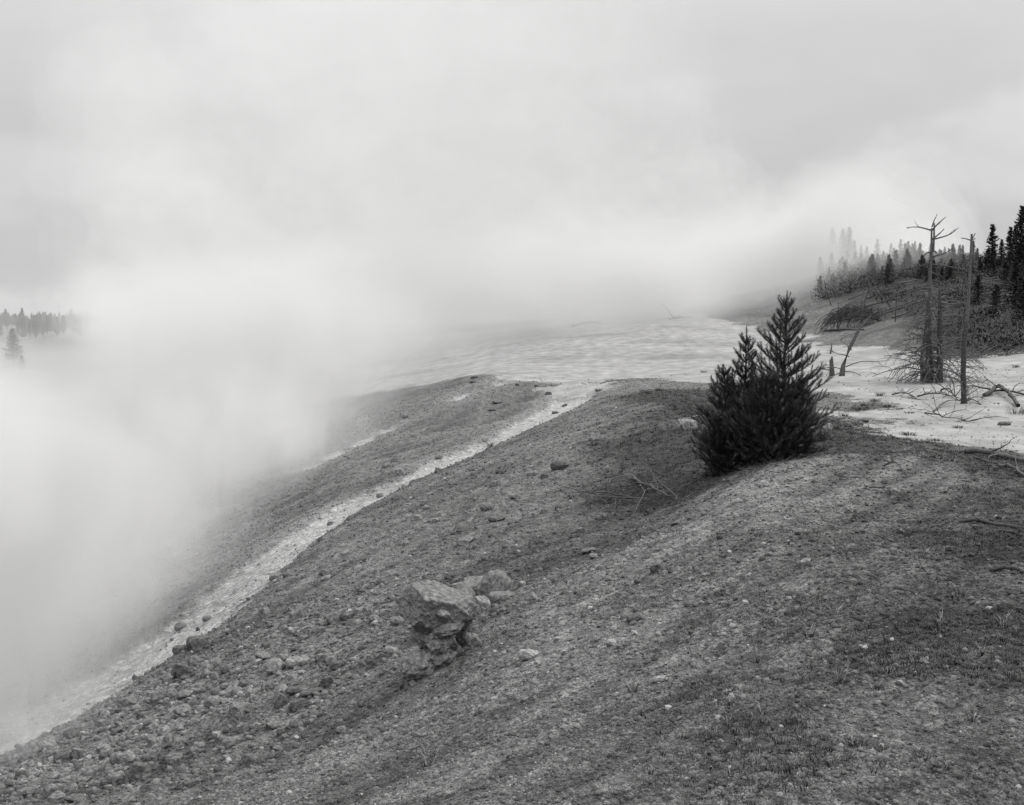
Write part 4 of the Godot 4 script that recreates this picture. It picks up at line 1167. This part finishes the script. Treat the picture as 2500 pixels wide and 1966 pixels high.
# the rubble fan: small stones of every size between the larger ones
func make_rubble():
	var fan := PackedVector2Array([Vector2(-1.2, -15.5), Vector2(-2.2, -16.8), Vector2(-3.6, -17.3), Vector2(-5.2, -16.2), Vector2(-5.9, -14.0), Vector2(-5.6, -11.6), Vector2(-4.2, -10.4), Vector2(-2.9, -11.0), Vector2(-2.0, -11.6), Vector2(-1.3, -12.8)])
	var made := 0
	while made < 150:
		var p := Vector2(rr(-6.2, -0.8), rr(-17.5, -10.2))
		if not Geometry2D.is_point_in_polygon(p, fan): continue
		var s := 0.05 + 0.12 * pow(rng.randf(), 1.9)
		var shape: String = ["a", "a", "r", "s", "u"][rng.randi() % 5]
		var tone: String = ["m", "m", "d", "p"][rng.randi() % 4]
		var o := rock(p.x, p.y, s, s * rr(0.55, 0.9), shape, tone, rng.randi() % 6)
		tag(o, stone_label(p.x, p.y, s, shape, tone), "rock", "small loose stones of the rubble")
		made += 1
	# finer rubble, and gravel over the whole slope
	scatter("rubble", 5500, func():
		var p := Vector2(rr(-6.4, -0.6), rr(-18, -9.8))
		var d := inside(fan, p)
		return p if d > -0.7 - rr(0, 0.8) and rng.randf() < 0.9 else Vector2.INF, 0.014, 0.055, [0.07, 0.16])
	scatter("gravel", 300000, func():
		var r := 1.0 / rr(1.0 / 60.0, 1.0 / 3.6)
		var a := rr(-0.47, 0.47)
		return Vector2(r * sin(a), -r * cos(a)), 0.0, 0.0, [0.058, 0.158])

func scatter(called: String, count: int, where: Callable, small: float, large: float, tones: Array):
	var shapes := []
	for k in 4: shapes.append(stone(1 if called == "rubble" else 0, random_cuts(7, 0.45, 0.8), Vector3(1.1, 0.8, 1.0), 0.2, 480 + k, true))
	if not M.has("pebble"):
		M.pebble = flat_mat(1.0); M.pebble.vertex_color_use_as_albedo = true
	var xf := [[], [], [], []]; var cl := [[], [], [], []]
	var tries := 0
	while tries < count:
		tries += 1
		var p: Vector2 = where.call()
		if p == Vector2.INF: continue
		var s := surface_at(p.x, p.y)
		var r := p.length()
		var size := 0.0
		if large > 0.0: size = small + (large - small) * pow(rng.randf(), 3.0)
		else:
			if s[3] > rng.randf() * 1.3: continue
			if s[2] > 0.3 and rng.randf() < 0.88: continue
			size = maxf(0.0026, 0.00052 * r) * minf(pow(maxf(rng.randf(), 0.002), -0.40), 7.0)
			if size > 0.05: size = rr(0.02, 0.05)
		var b := Basis.from_euler(Vector3(rr(-0.5, 0.5), rr(0, TAU), rr(-0.5, 0.5))).scaled(Vector3.ONE * size)
		var k := rng.randi() % 4
		xf[k].append(Transform3D(b, Vector3(p.x, s[0] + size * 0.15, p.y)))
		var t: float = lerpf(tones[0], tones[1], pow(rng.randf(), 1.4)) * clampf(s[1] / 0.12, 0.35, 1.6)
		if rng.randf() < 0.012: t = rr(0.18, 0.30)
		cl[k].append(Color(t, t, t))
	var whole := Node3D.new(); whole.name = called; whole.set_meta("kind", "stuff"); whole.set_meta("label", "loose %s strewn over the dark slope" % called)
	add_child(whole, true)
	for k in 4:
		var mm := MultiMesh.new(); mm.transform_format = MultiMesh.TRANSFORM_3D; mm.use_colors = true
		mm.mesh = shapes[k]; mm.instance_count = xf[k].size()
		for i in xf[k].size():
			mm.set_instance_transform(i, xf[k][i]); mm.set_instance_color(i, cl[k][i])
		var o := MultiMeshInstance3D.new(); o.name = "pebbles"; o.multimesh = mm; o.material_override = M.pebble
		o.set_meta("kind", "stuff")
		whole.add_child(o, true)

# ---------------------------------------------------------------- fallen wood
var wood_list := [
	["dead_branch", "thickest pale forked branch in the heap of dead branches left of the pines", "branch", [Vector2(2.37, -22.78), Vector2(2.51, -21.21), Vector2(2.61, -19.51), Vector2(2.75, -18.76)], 0.024, "s", 5, 0.10],
	["dead_branch", "pale crooked branch bending downhill from the branch heap", "branch", [Vector2(2.26, -22.75), Vector2(2.43, -21.99), Vector2(2.37, -20.86), Vector2(1.95, -18.92)], 0.018, "s", 4, 0.08],
	["dead_branch", "short pale hooked branch at the left of the branch heap", "branch", [Vector2(1.97, -22.95), Vector2(1.87, -22.28), Vector2(1.78, -21.97)], 0.017, "s", 1, 0.06],
	["dead_branch", "little pale stick pointing downhill below the branch heap", "branch", [Vector2(1.95, -21.48), Vector2(1.85, -20.76), Vector2(1.78, -20.17)], 0.011, "s", 1, 0.04],
	["dead_branch", "dark thin branch lying level across the branch heap", "branch", [Vector2(1.51, -22.00), Vector2(1.77, -21.88), Vector2(2.11, -21.74)], 0.011, "d", 9, 0.05],
	["dead_branch", "dark twiggy branch at the lower left end of the branch heap", "branch", [Vector2(1.35, -20.89), Vector2(1.57, -21.22), Vector2(1.79, -21.44)], 0.011, "d", 9, 0.05],
	["dead_branch", "slim branch crossing the thickest one near its right end", "branch", [Vector2(2.81, -22.03), Vector2(2.67, -21.82), Vector2(2.48, -21.35)], 0.010, "s", 2, 0.08],
	["dead_branch", "dark bough buried in the middle of the branch heap", "branch", [Vector2(1.75, -21.14), Vector2(2.11, -21.29), Vector2(2.46, -20.59)], 0.009, "d", 10, 0.03],
	["dead_stick", "bare stick on the gravel below the branch heap", "stick", [Vector2(2.49, -18.22), Vector2(2.31, -18.13), Vector2(2.10, -17.75)], 0.009, "s", 0, 0.02],
	["dead_stick", "thin bent twig left on the slope above the boulder row", "stick", [Vector2(-1.06, -20.77), Vector2(-0.99, -21.29), Vector2(-0.85, -21.74)], 0.009, "d", 1, 0.02],
	["dead_stick", "grey bent stick beside the low dark stone on the slope", "stick", [Vector2(-0.72, -21.27), Vector2(-0.58, -21.80), Vector2(-0.41, -22.12)], 0.011, "s", 1, 0.02],
	["fallen_bough", "spiky grey bough fallen on the white flat left of the snag", "branch", [Vector2(13.28, -40.75), Vector2(13.54, -40.19), Vector2(13.41, -38.64)], 0.028, "d", 9, 0.10],
	["fallen_bough", "long dark bough lying from the left to the snag's foot", "branch", [Vector2(13.77, -39.67), Vector2(14.31, -39.39), Vector2(14.72, -38.36)], 0.033, "d", 8, 0.12],
	["fallen_bough", "steep dark bough leaning against the snag's foot", "branch", [Vector2(15.26, -41.51), Vector2(14.95, -39.87), Vector2(14.34, -37.44)], 0.038, "d", 5, 0.20],
	["fallen_bough", "pale curved bare branch on the white flat below the snag", "branch", [Vector2(12.45, -34.43), Vector2(13.70, -36.85), Vector2(14.41, -37.77)], 0.030, "s", 1, 0.08],
	["fallen_bough", "short pale root-like branch right of the snag's foot", "branch", [Vector2(14.54, -37.33), Vector2(14.69, -37.24), Vector2(14.55, -36.22)], 0.029, "s", 3, 0.06],
	["fallen_log", "dark arched log right of the snag", "log", [Vector2(15.62, -38.59), Vector2(16.71, -40.09), Vector2(16.00, -37.57), Vector2(15.15, -34.89)], 0.074, "d", 3, 0.20],
	["fallen_log", "thin straight log behind the dark arched one", "log", [Vector2(16.62, -40.39), Vector2(16.83, -39.54), Vector2(16.90, -38.46)], 0.040, "d", 2, 0.06],
	["fallen_bough", "dark twiggy bough lowest on the white flat, below the snag", "branch", [Vector2(12.06, -34.06), Vector2(11.75, -31.71), Vector2(12.22, -31.15)], 0.023, "d", 10, 0.10],
	["fallen_log", "thick pale log at the right edge where turf meets the white flat", "log", [Vector2(7.44, -19.10), Vector2(7.74, -18.84), Vector2(8.19, -18.45)], 0.044, "s", 2, 0.04],
	["fallen_log", "thin dark stick just below the thick pale log", "log", [Vector2(7.31, -18.40), Vector2(7.41, -18.19), Vector2(7.61, -18.18)], 0.020, "d", 0, 0.02],
	["fallen_log", "grey slanting log at the right edge below the thick one", "log", [Vector2(7.49, -17.88), Vector2(7.32, -17.02), Vector2(7.12, -16.04)], 0.025, "s", 1, 0.04],
	["dead_stick", "thin dark twig lying flat on the turf right of the pines", "stick", [Vector2(4.82, -17.41), Vector2(4.98, -17.18), Vector2(5.18, -17.08)], 0.008, "d", 5, 0.02],
	["dead_stick", "pale crooked stick pointing downhill right of the pines", "stick", [Vector2(5.19, -17.02), Vector2(5.06, -16.38), Vector2(5.04, -16.04)], 0.010, "s", 1, 0.03],
	["dead_branch", "dark twiggy branch on the turf well right of the pines", "branch", [Vector2(5.77, -18.08), Vector2(5.90, -17.86), Vector2(5.89, -17.34)], 0.014, "d", 8, 0.07],
	["dead_stick", "long pale stick below the dark twiggy branch on the turf", "stick", [Vector2(5.36, -16.89), Vector2(5.54, -16.98), Vector2(5.78, -16.98)], 0.008, "s", 2, 0.03],
	["dead_branch", "lowest dark twiggy branch on the turf right of the crest", "branch", [Vector2(4.89, -16.16), Vector2(4.98, -15.65), Vector2(5.12, -15.05)], 0.013, "d", 12, 0.06],
	["fallen_log", "dark rotten log at the right edge, longest on the gravel", "log", [Vector2(4.76, -12.32), Vector2(4.96, -12.08), Vector2(5.12, -11.49)], 0.020, "d", 1, 0.02],
	["fallen_log", "short dark log just below the long rotten one", "log", [Vector2(4.71, -11.32), Vector2(4.82, -11.30), Vector2(4.88, -11.17)], 0.016, "d", 0, 0.02],
	["fallen_log", "dark smooth log end nearest at the right edge", "log", [Vector2(3.67, -8.86), Vector2(3.73, -8.66), Vector2(3.77, -8.43)], 0.017, "d", 0, 0.02],
	["dead_stick", "tiny pale stick alone on the gravel near the right edge", "stick", [Vector2(3.73, -10.67), Vector2(3.80, -10.77), Vector2(3.88, -10.84)], 0.006, "s", 0, 0.01],
	["fallen_log", "thin pale log lying level below the arching brush pile", "log", [Vector2(25.29, -94.93), Vector2(26.01, -91.80), Vector2(26.57, -88.48)], 0.085, "s", 0, 0.05],
	["dead_branch", "dark debris line at the far edge of the white flat", "branch", [Vector2(15.62, -116.25), Vector2(16.89, -118.61), Vector2(18.34, -121.31)], 0.061, "d", 3, 0.10],
	["dead_branch", "dim branch far across the white flat in the steam", "branch", [Vector2(5.91, -113.76), Vector2(7.14, -115.28), Vector2(8.51, -120.18)], 0.060, "d", 3, 0.20],
]
var tuft_list := [
	["dark round grass tuft highest in the row on the white flat", 12.79, -40.54, 0.28, 0.15, 0],
	["wide grass tuft in the middle of the white flat's tufts", 11.97, -38.44, 0.37, 0.14, 0],
	["low grass tuft left of the wide one on the white flat", 11.32, -37.50, 0.27, 0.11, 0],
	["small grass tuft right of the wide one on the white flat", 11.84, -36.84, 0.24, 0.10, 0],
	["thin flat grass patch below the small tuft", 11.49, -35.56, 0.29, 0.07, 0],
	["flat grass smear rightmost in the row of tufts", 11.85, -35.63, 0.26, 0.07, 0],
	["broad ragged tuft at the left of the row on the white flat", 10.73, -36.02, 0.41, 0.13, 0],
	["faint grass patch left of the twiggy bough", 11.66, -34.17, 0.28, 0.07, 0],
	["tuft where the turf meets the white flat below the pines' right side", 9.44, -33.15, 0.29, 0.11, 0],
	["single small tuft below the row on the white flat", 9.44, -31.10, 0.18, 0.09, 0],
	["wide thin grass patch on the white flat near the turf edge", 9.02, -26.51, 0.38, 0.11, 0],
	["lone dark tuft on the pale flat left of the pines", 9.92, -60.40, 0.34, 0.12, 0],
	["dark tuft at the right edge of the white flat behind the snag", 23.74, -55.02, 0.35, 0.18, 0],
	["spiky dark shrub-like tuft at the right edge of the white flat", 14.32, -33.04, 0.61, 0.29, 0],
	["dark flat tuft on the crest between channel and pines", 5.08, -44.14, 0.43, 0.16, 0],
	["upright dark tuft beside the flat one on the crest", 5.70, -45.36, 0.33, 0.16, 0],
	["tuft growing at the top of the white channel's bank", 3.75, -50.52, 0.33, 0.16, 0],
	["upright dark tuft on the near edge of the channel", -0.70, -37.75, 0.15, 0.24, 0],
	["thin grass line on the white flat under the twiggy bough", 11.21, -29.35, 0.28, 0.08, 0],
	["faint grass patch at the edge of the turf and white flat", 9.04, -24.83, 0.30, 0.07, 0],
	["pale dry grass clump with fanned stalks in the right foreground", 2.22, -7.93, 0.14, 0.10, 1],
	["two tall bent dry grass stalks in the right foreground", 1.88, -7.26, 0.08, 0.12, 1],
	["spreading dry grass clump near the right edge", 3.06, -7.88, 0.19, 0.13, 1],
	["dark grass clump near the right edge, below the spreading one", 2.56, -6.28, 0.10, 0.09, 1],
	["small dark grass clump in the right foreground", 2.20, -6.27, 0.06, 0.07, 1],
	["dark grass clump with pale blades, middle of the right foreground", 1.85, -5.84, 0.11, 0.08, 1],
	["dark tuft below the dark rotten log", 4.49, -10.97, 0.11, 0.07, 1],
	["thin upright pale grass stalks left in the right foreground", 1.53, -7.16, 0.09, 0.13, 1],
	["few thin stalks left of the smooth pale stone", 0.78, -7.39, 0.09, 0.12, 1],
	["bright dry grass tuft at the bottom of the slope", -0.51, -6.99, 0.14, 0.13, 1],
	["thin grass clump below the two tall bent stalks", 1.59, -6.32, 0.08, 0.08, 1],
	["thin tall grass clump between two dark clumps on the right", 2.66, -7.12, 0.11, 0.10, 1],
	["faint low grass clump near the tiny pale stick", 3.45, -9.68, 0.16, 0.09, 1],
	["sparse tall grass clump in the middle of the right foreground", 1.75, -6.15, 0.10, 0.10, 1],
	["tall thin grass clump at the right border", 2.92, -6.84, 0.11, 0.13, 1],
	["low dark grass clump on the crest in the right foreground", 1.86, -8.08, 0.08, 0.06, 1],
	["sparse grass blades low in the middle foreground", 1.24, -5.66, 0.07, 0.07, 1],
	["sparse dark grass blades low at the right", 2.10, -5.23, 0.08, 0.06, 1],
]

func make_branches():
	for d in wood_list:
		var f := Faces.new()
		var pts := []
		var line: Array = d[3]
		var n := (line.size() - 1) * 4
		var o := thing(d[0], d[1], d[2], place(line[0].x, line[0].y))
		var r: float = d[4]
		var span: float = line[0].distance_to(line[-1])
		for i in n + 1:
			var t := float(i) / n * (line.size() - 1)
			var k := mini(int(t), line.size() - 2)
			var p: Vector2 = line[k].lerp(line[k + 1], t - k)
			if i > 0 and i < n: p += Vector2(rr(-1, 1), rr(-1, 1)) * minf(span * 0.012, r * 1.5)
			var y: float = ground_y(p.x, p.y) + r * 0.75 + d[7] * sin(PI * clampf(float(i) / n, 0.0, 1.0)) * rr(0.7, 1.0)
			pts.append(Vector3(p.x, y, p.y) - o.position)
		var thick: bool = d[2] == "log"
		f.tube(pts, tapered(n + 1, r, r * (0.75 if thick else 0.35)), 8 if thick else 6)
		var mat: Material = M.silver if d[5] == "s" else M.dead_bark
		var stem := part("stem", f.mesh(), mat, o)
		for k in d[6]:
			var g := Faces.new()
			var q: Vector3 = pts[rng.randi_range(1, n)]
			bare(g, q, Vector3(rr(-1, 1), rr(0.0, 0.7), rr(-0.8, 0.8)), span * rr(0.14, 0.38), r * 0.5, Vector3(0, -0.5, 0), 3)
			part("twig", g.mesh(), M.dead_twig if d[5] == "s" else M.dark_twig, stem)

	for i in 16:
		var at := place(2.15 + rr(-0.75, 0.7), -21.1 + rr(-0.5, 0.5), -0.02)
		var o := thing("dead_stick", "thin dark stick tangled in the branch heap left of the pines", "stick", at, 0.0, "dark sticks in the branch heap")
		var f := Faces.new()
		bare(f, Vector3.ZERO, Vector3(rr(-1, 1), rr(0.05, 0.35), rr(-0.6, 0.6)), rr(0.5, 1.1), rr(0.010, 0.018), Vector3(0, -0.4, 0), 3)
		part("stem", f.mesh(), M.dark_twig, o)

# ---------------------------------------------------------------- brush and logs on the hillside
func make_brush():
	var o := thing("brush_pile", "arching dome of grey dead boughs at the foot of the hillside", "brush pile", place(27.6, -93.0))
	var f := Faces.new()
	var spine := crooked(Vector3(2.2, 0.2, 0), Vector3(-1, 0.5, 0.1), 4.2, 6, 0.05, Vector3(0, -0.75, 0))
	f.tube(spine, tapered(7, 0.10, 0.04), 6)
	part("stem", f.mesh(), M.dead_bark, o)
	f = Faces.new()
	for k in 190:
		var p: Vector3 = spine[rng.randi_range(0, 5)].lerp(spine[rng.randi_range(1, 6)], rng.randf())
		p = Vector3(rr(-1.6, 1.7), 0, rr(-0.8, 0.8)); p.y = 0.15 + 1.15 * (1.0 - p.x * p.x / 3.6)
		bare(f, p, Vector3(rr(-1.0, 0.4), rr(0.5, 1.3), rr(-0.6, 0.6)), rr(1.6, 3.0), rr(0.018, 0.03), Vector3(-0.6, -3.0, 0), 3)
	part("boughs", f.mesh(), M.dark_twig, o, true)
	# fallen logs, each its own
	for i in 84:
		var u := rr(1745, 2200)
		var t := rng.randf()
		var d := lerpf(78, 126, t) + (2172 - u) * 0.05
		var x := (u - 1086.0) / 2480.0 * d
		var a := rr(-0.35, 0.35) + (rr(-1.2, 1.2) if i % 5 == 0 else 0.0)
		var L := rr(1.8, 5.5)
		var g := Faces.new()
		var y0 := ground_y(x, -d); var e := Vector2(cos(a), sin(a)) * L
		var pts := [Vector3(0, 0.1, 0), Vector3(e.x * 0.5, ground_y(x + e.x * 0.5, -d + e.y * 0.5) - y0 + rr(0.1, 0.35), e.y * 0.5), Vector3(e.x, ground_y(x + e.x, -d + e.y) - y0 + rr(0.05, 0.45), e.y)]
		g.tube(pts, [rr(0.07, 0.12), 0.07, 0.03], 6)
		var lg := thing("fallen_log", "%s %s log %s, %s hillside %s" % ["short" if L < 3.0 else ("mid-length" if L < 4.4 else "long"), "pale" if i % 3 else "dark", "lying level" if absf(a) < 0.14 else ("slanting leftwards" if a < 0 else "slanting downhill"), "lower" if d < 92 else ("middle" if d < 110 else "upper"), "left of the brush pile" if u < 1780 else ("behind the brush pile" if u < 1880 else ("behind the dead pines" if u < 1990 else ("behind the snag" if u < 2090 else "near the right border")))], "log", Vector3(x, y0, -d), 0.0, "windthrown logs on the hillside")
		part("stem", g.mesh(), M.silver if i % 3 else M.dead_bark, lg)
	# the tangle between them
	f = Faces.new()
	for i in 5200:
		var u := rr(1720, 2210)
		var d := 62.0 + 88.0 * pow(rng.randf(), 1.7)
		if u < 1890 and d < 84: continue
		if u < 1990 - (d - 64) * 2.6: continue
		var x := (u - 1086.0) / 2480.0 * d
		bare(f, Vector3(x, ground_y(x, -d), -d), Vector3(rr(-1, 1), rr(0.1, 1.0), rr(-1, 1)), rr(0.5, 1.7), rr(0.012, 0.028), Vector3(0, -0.9, 0), 1)
	var b := part("dead_brush", f.mesh(), M.dead_twig, self, true)
	b.set_meta("label", "tangled dead brush covering the hillside below the forest")
	# low dark growth over the hillside
	f = Faces.new()
	for i in 1700:
		var u := rr(1760, 2210)
		var d := 64.0 + 96.0 * pow(rng.randf(), 1.6)
		if u < 2000 - (d - 70) * 3.6: continue
		var x := (u - 1086.0) / 2480.0 * d
		if noise_a.get_noise_2d(x * 1.3, d * 1.3) < -0.12: continue
		var at := Vector3(x, ground_y(x, -d), -d)
		var s := rr(0.3, 0.8)
		for k in 46:
			var p := at + Vector3(rr(-1, 1) * s, pow(rng.randf(), 1.4) * s * 0.9, rr(-1, 1) * s)
			var q := p + Vector3(rr(-1, 1), rr(0.3, 1.4), rr(-1, 1)).normalized() * rr(0.12, 0.26)
			var w := (q - p).cross(jitter(1.0)).normalized() * 0.035
			f.tri(p - w, p + w, q, Vector3(rr(-0.4, 0.4), 1, rr(-0.4, 0.4)).normalized())
	for i in 1100:
		var u := rr(1745, 2110)
		var d := rr(122, 172)
		var x := (u - 1086.0) / 2480.0 * d
		var at := Vector3(x, ground_y(x, -d), -d)
		var s := rr(0.5, 1.3)
		for k in 40:
			var p := at + Vector3(rr(-1, 1) * s, pow(rng.randf(), 1.3) * s, rr(-1, 1) * s)
			var q := p + Vector3(rr(-1, 1), rr(0.3, 1.4), rr(-1, 1)).normalized() * rr(0.18, 0.4)
			var w := (q - p).cross(jitter(1.0)).normalized() * 0.05
			f.tri(p - w, p + w, q, Vector3(rr(-0.4, 0.4), 1, rr(-0.4, 0.4)).normalized())
	b = part("undergrowth", f.mesh(), M.far_needle, self, true)
	b.set_meta("label", "low dark undergrowth among the fallen wood on the hillside")

# ---------------------------------------------------------------- grass
func blades(f: Faces, at: Vector3, count: int, spread: float, height: float, lean: float, wide: float):
	for k in count:
		var a := rr(0, TAU)
		var out := Vector3(sin(a), 0, cos(a))
		var p := at + out * spread * sqrt(rng.randf())
		var h := height * rr(0.45, 1.1)
		var m := p + Vector3(0, h * 0.6, 0) + out * lean * h * 0.25
		var q := p + Vector3(0, h * rr(0.8, 1.0), 0) + out * lean * h * rr(0.5, 1.0)
		var w := Vector3(cos(a + rr(-1, 1)), 0, -sin(a + rr(-1, 1))) * wide * 0.5
		var nn := (out * 0.4 + Vector3.UP).normalized()
		f.tri(p - w, p + w, m, nn)
		f.tri(m - w * 0.8, m + w * 0.8, q, nn)
		f.tri(p + w, m + w * 0.8, m - w * 0.8, nn)

func make_grass():
	M.turf = flat_mat(0.045); M.turf.vertex_color_use_as_albedo = false
	M.straw = flat_mat(0.26); M.dark_grass = flat_mat(0.045)
	for d in tuft_list:
		var o := thing("grass_tuft", d[0], "grass tuft", place(d[1], d[2], 0.01), 0.0, "grass tufts on the white flat and its rim" if d[5] == 0 else "grass clumps in the foreground gravel")
		var f := Faces.new()
		if d[5] == 0:
			blades(f, Vector3.ZERO, 90, d[3] * 0.5, d[4] * 1.1, 0.9, 0.010)
			part("blades", f.mesh(), M.dark_grass, o, true)
		else:
			blades(f, Vector3.ZERO, 26, d[3] * 0.30, d[4] * 0.6, 0.9, 0.0055)
			part("blades", f.mesh(), M.dark_grass, o, true)
			f = Faces.new(); blades(f, Vector3.ZERO, 14, d[3] * 0.2, d[4] * 1.2, 0.8, 0.0030)
			part("stalks", f.mesh(), M.straw, o, true)
	# turf over the dark ground round the pines, and thin blades in the gravel
	var shapes := []
	for k in 3:
		var f := Faces.new(); blades(f, Vector3.ZERO, 12, 0.04, 0.055, 0.9, 0.006)
		shapes.append(f.mesh())
	var xf := [[], [], []]; var cl := [[], [], []]
	for i in 120000:
		var r := 1.0 / rr(1.0 / 52.0, 1.0 / 4.0)
		var a := rr(-0.1, 0.47)
		var x := r * sin(a); var z := -r * cos(a)
		var s := surface_at(x, z)
		var share: float = s[3]
		# thin grass over the right foreground
		var fore := 0.36 * smoothstep(0.3, 2.2, x) * smoothstep(16.0, 6.0, r) * smoothstep(-0.15, 0.35, noise_a.get_noise_2d(x * 4.0, z * 4.0))
		if rng.randf() > maxf(share, fore): continue
		var size := rr(0.6, 1.3) * (0.55 if share < 0.3 else clampf(r / 22.0, 0.7, 1.5))
		var k := rng.randi() % 3
		xf[k].append(Transform3D(Basis.from_euler(Vector3(rr(-0.2, 0.2), rr(0, TAU), 0)).scaled(Vector3(1, rr(0.5, 1.1), 1) * size), Vector3(x, s[0], z)))
		var t := rr(0.030, 0.075)
		if rng.randf() < 0.06: t = 0.15
		cl[k].append(Color(t, t, t))
	# twigs and cones fallen round the pines
	var lf := Faces.new()
	for i in 420:
		var az := rr(0, TAU); var dd := 0.3 + 2.2 * rng.randf()
		var q := Vector2(4.2 + sin(az) * dd * 1.1 - 0.3, -20.2 + cos(az) * dd)
		var p := Vector3(q.x, ground_y(q.x, q.y) + 0.012, q.y)
		lf.tube(crooked(p, Vector3(rr(-1, 1), rr(0, 0.15), rr(-1, 1)), rr(0.06, 0.30), 3, 0.2), tapered(4, rr(0.004, 0.009), 0.003), 3)
	var lt := part("twig_litter", lf.mesh(), M.dark_twig, self, true)
	lt.set_meta("label", "fallen twigs strewn on the ground round the young pines")
	M.blade = flat_mat(1.0); M.blade.vertex_color_use_as_albedo = true
	var whole := Node3D.new(); whole.name = "grass"; whole.set_meta("kind", "stuff"); whole.set_meta("label", "short dark turf round the young pines and at the right")
	add_child(whole, true)
	for k in 3:
		var mm := MultiMesh.new(); mm.transform_format = MultiMesh.TRANSFORM_3D; mm.use_colors = true
		mm.mesh = shapes[k]; mm.instance_count = xf[k].size()
		for i in xf[k].size():
			mm.set_instance_transform(i, xf[k][i]); mm.set_instance_color(i, cl[k][i])
		var o := MultiMeshInstance3D.new(); o.name = "blades"; o.multimesh = mm; o.material_override = M.blade
		o.set_meta("kind", "stuff")
		whole.add_child(o, true)
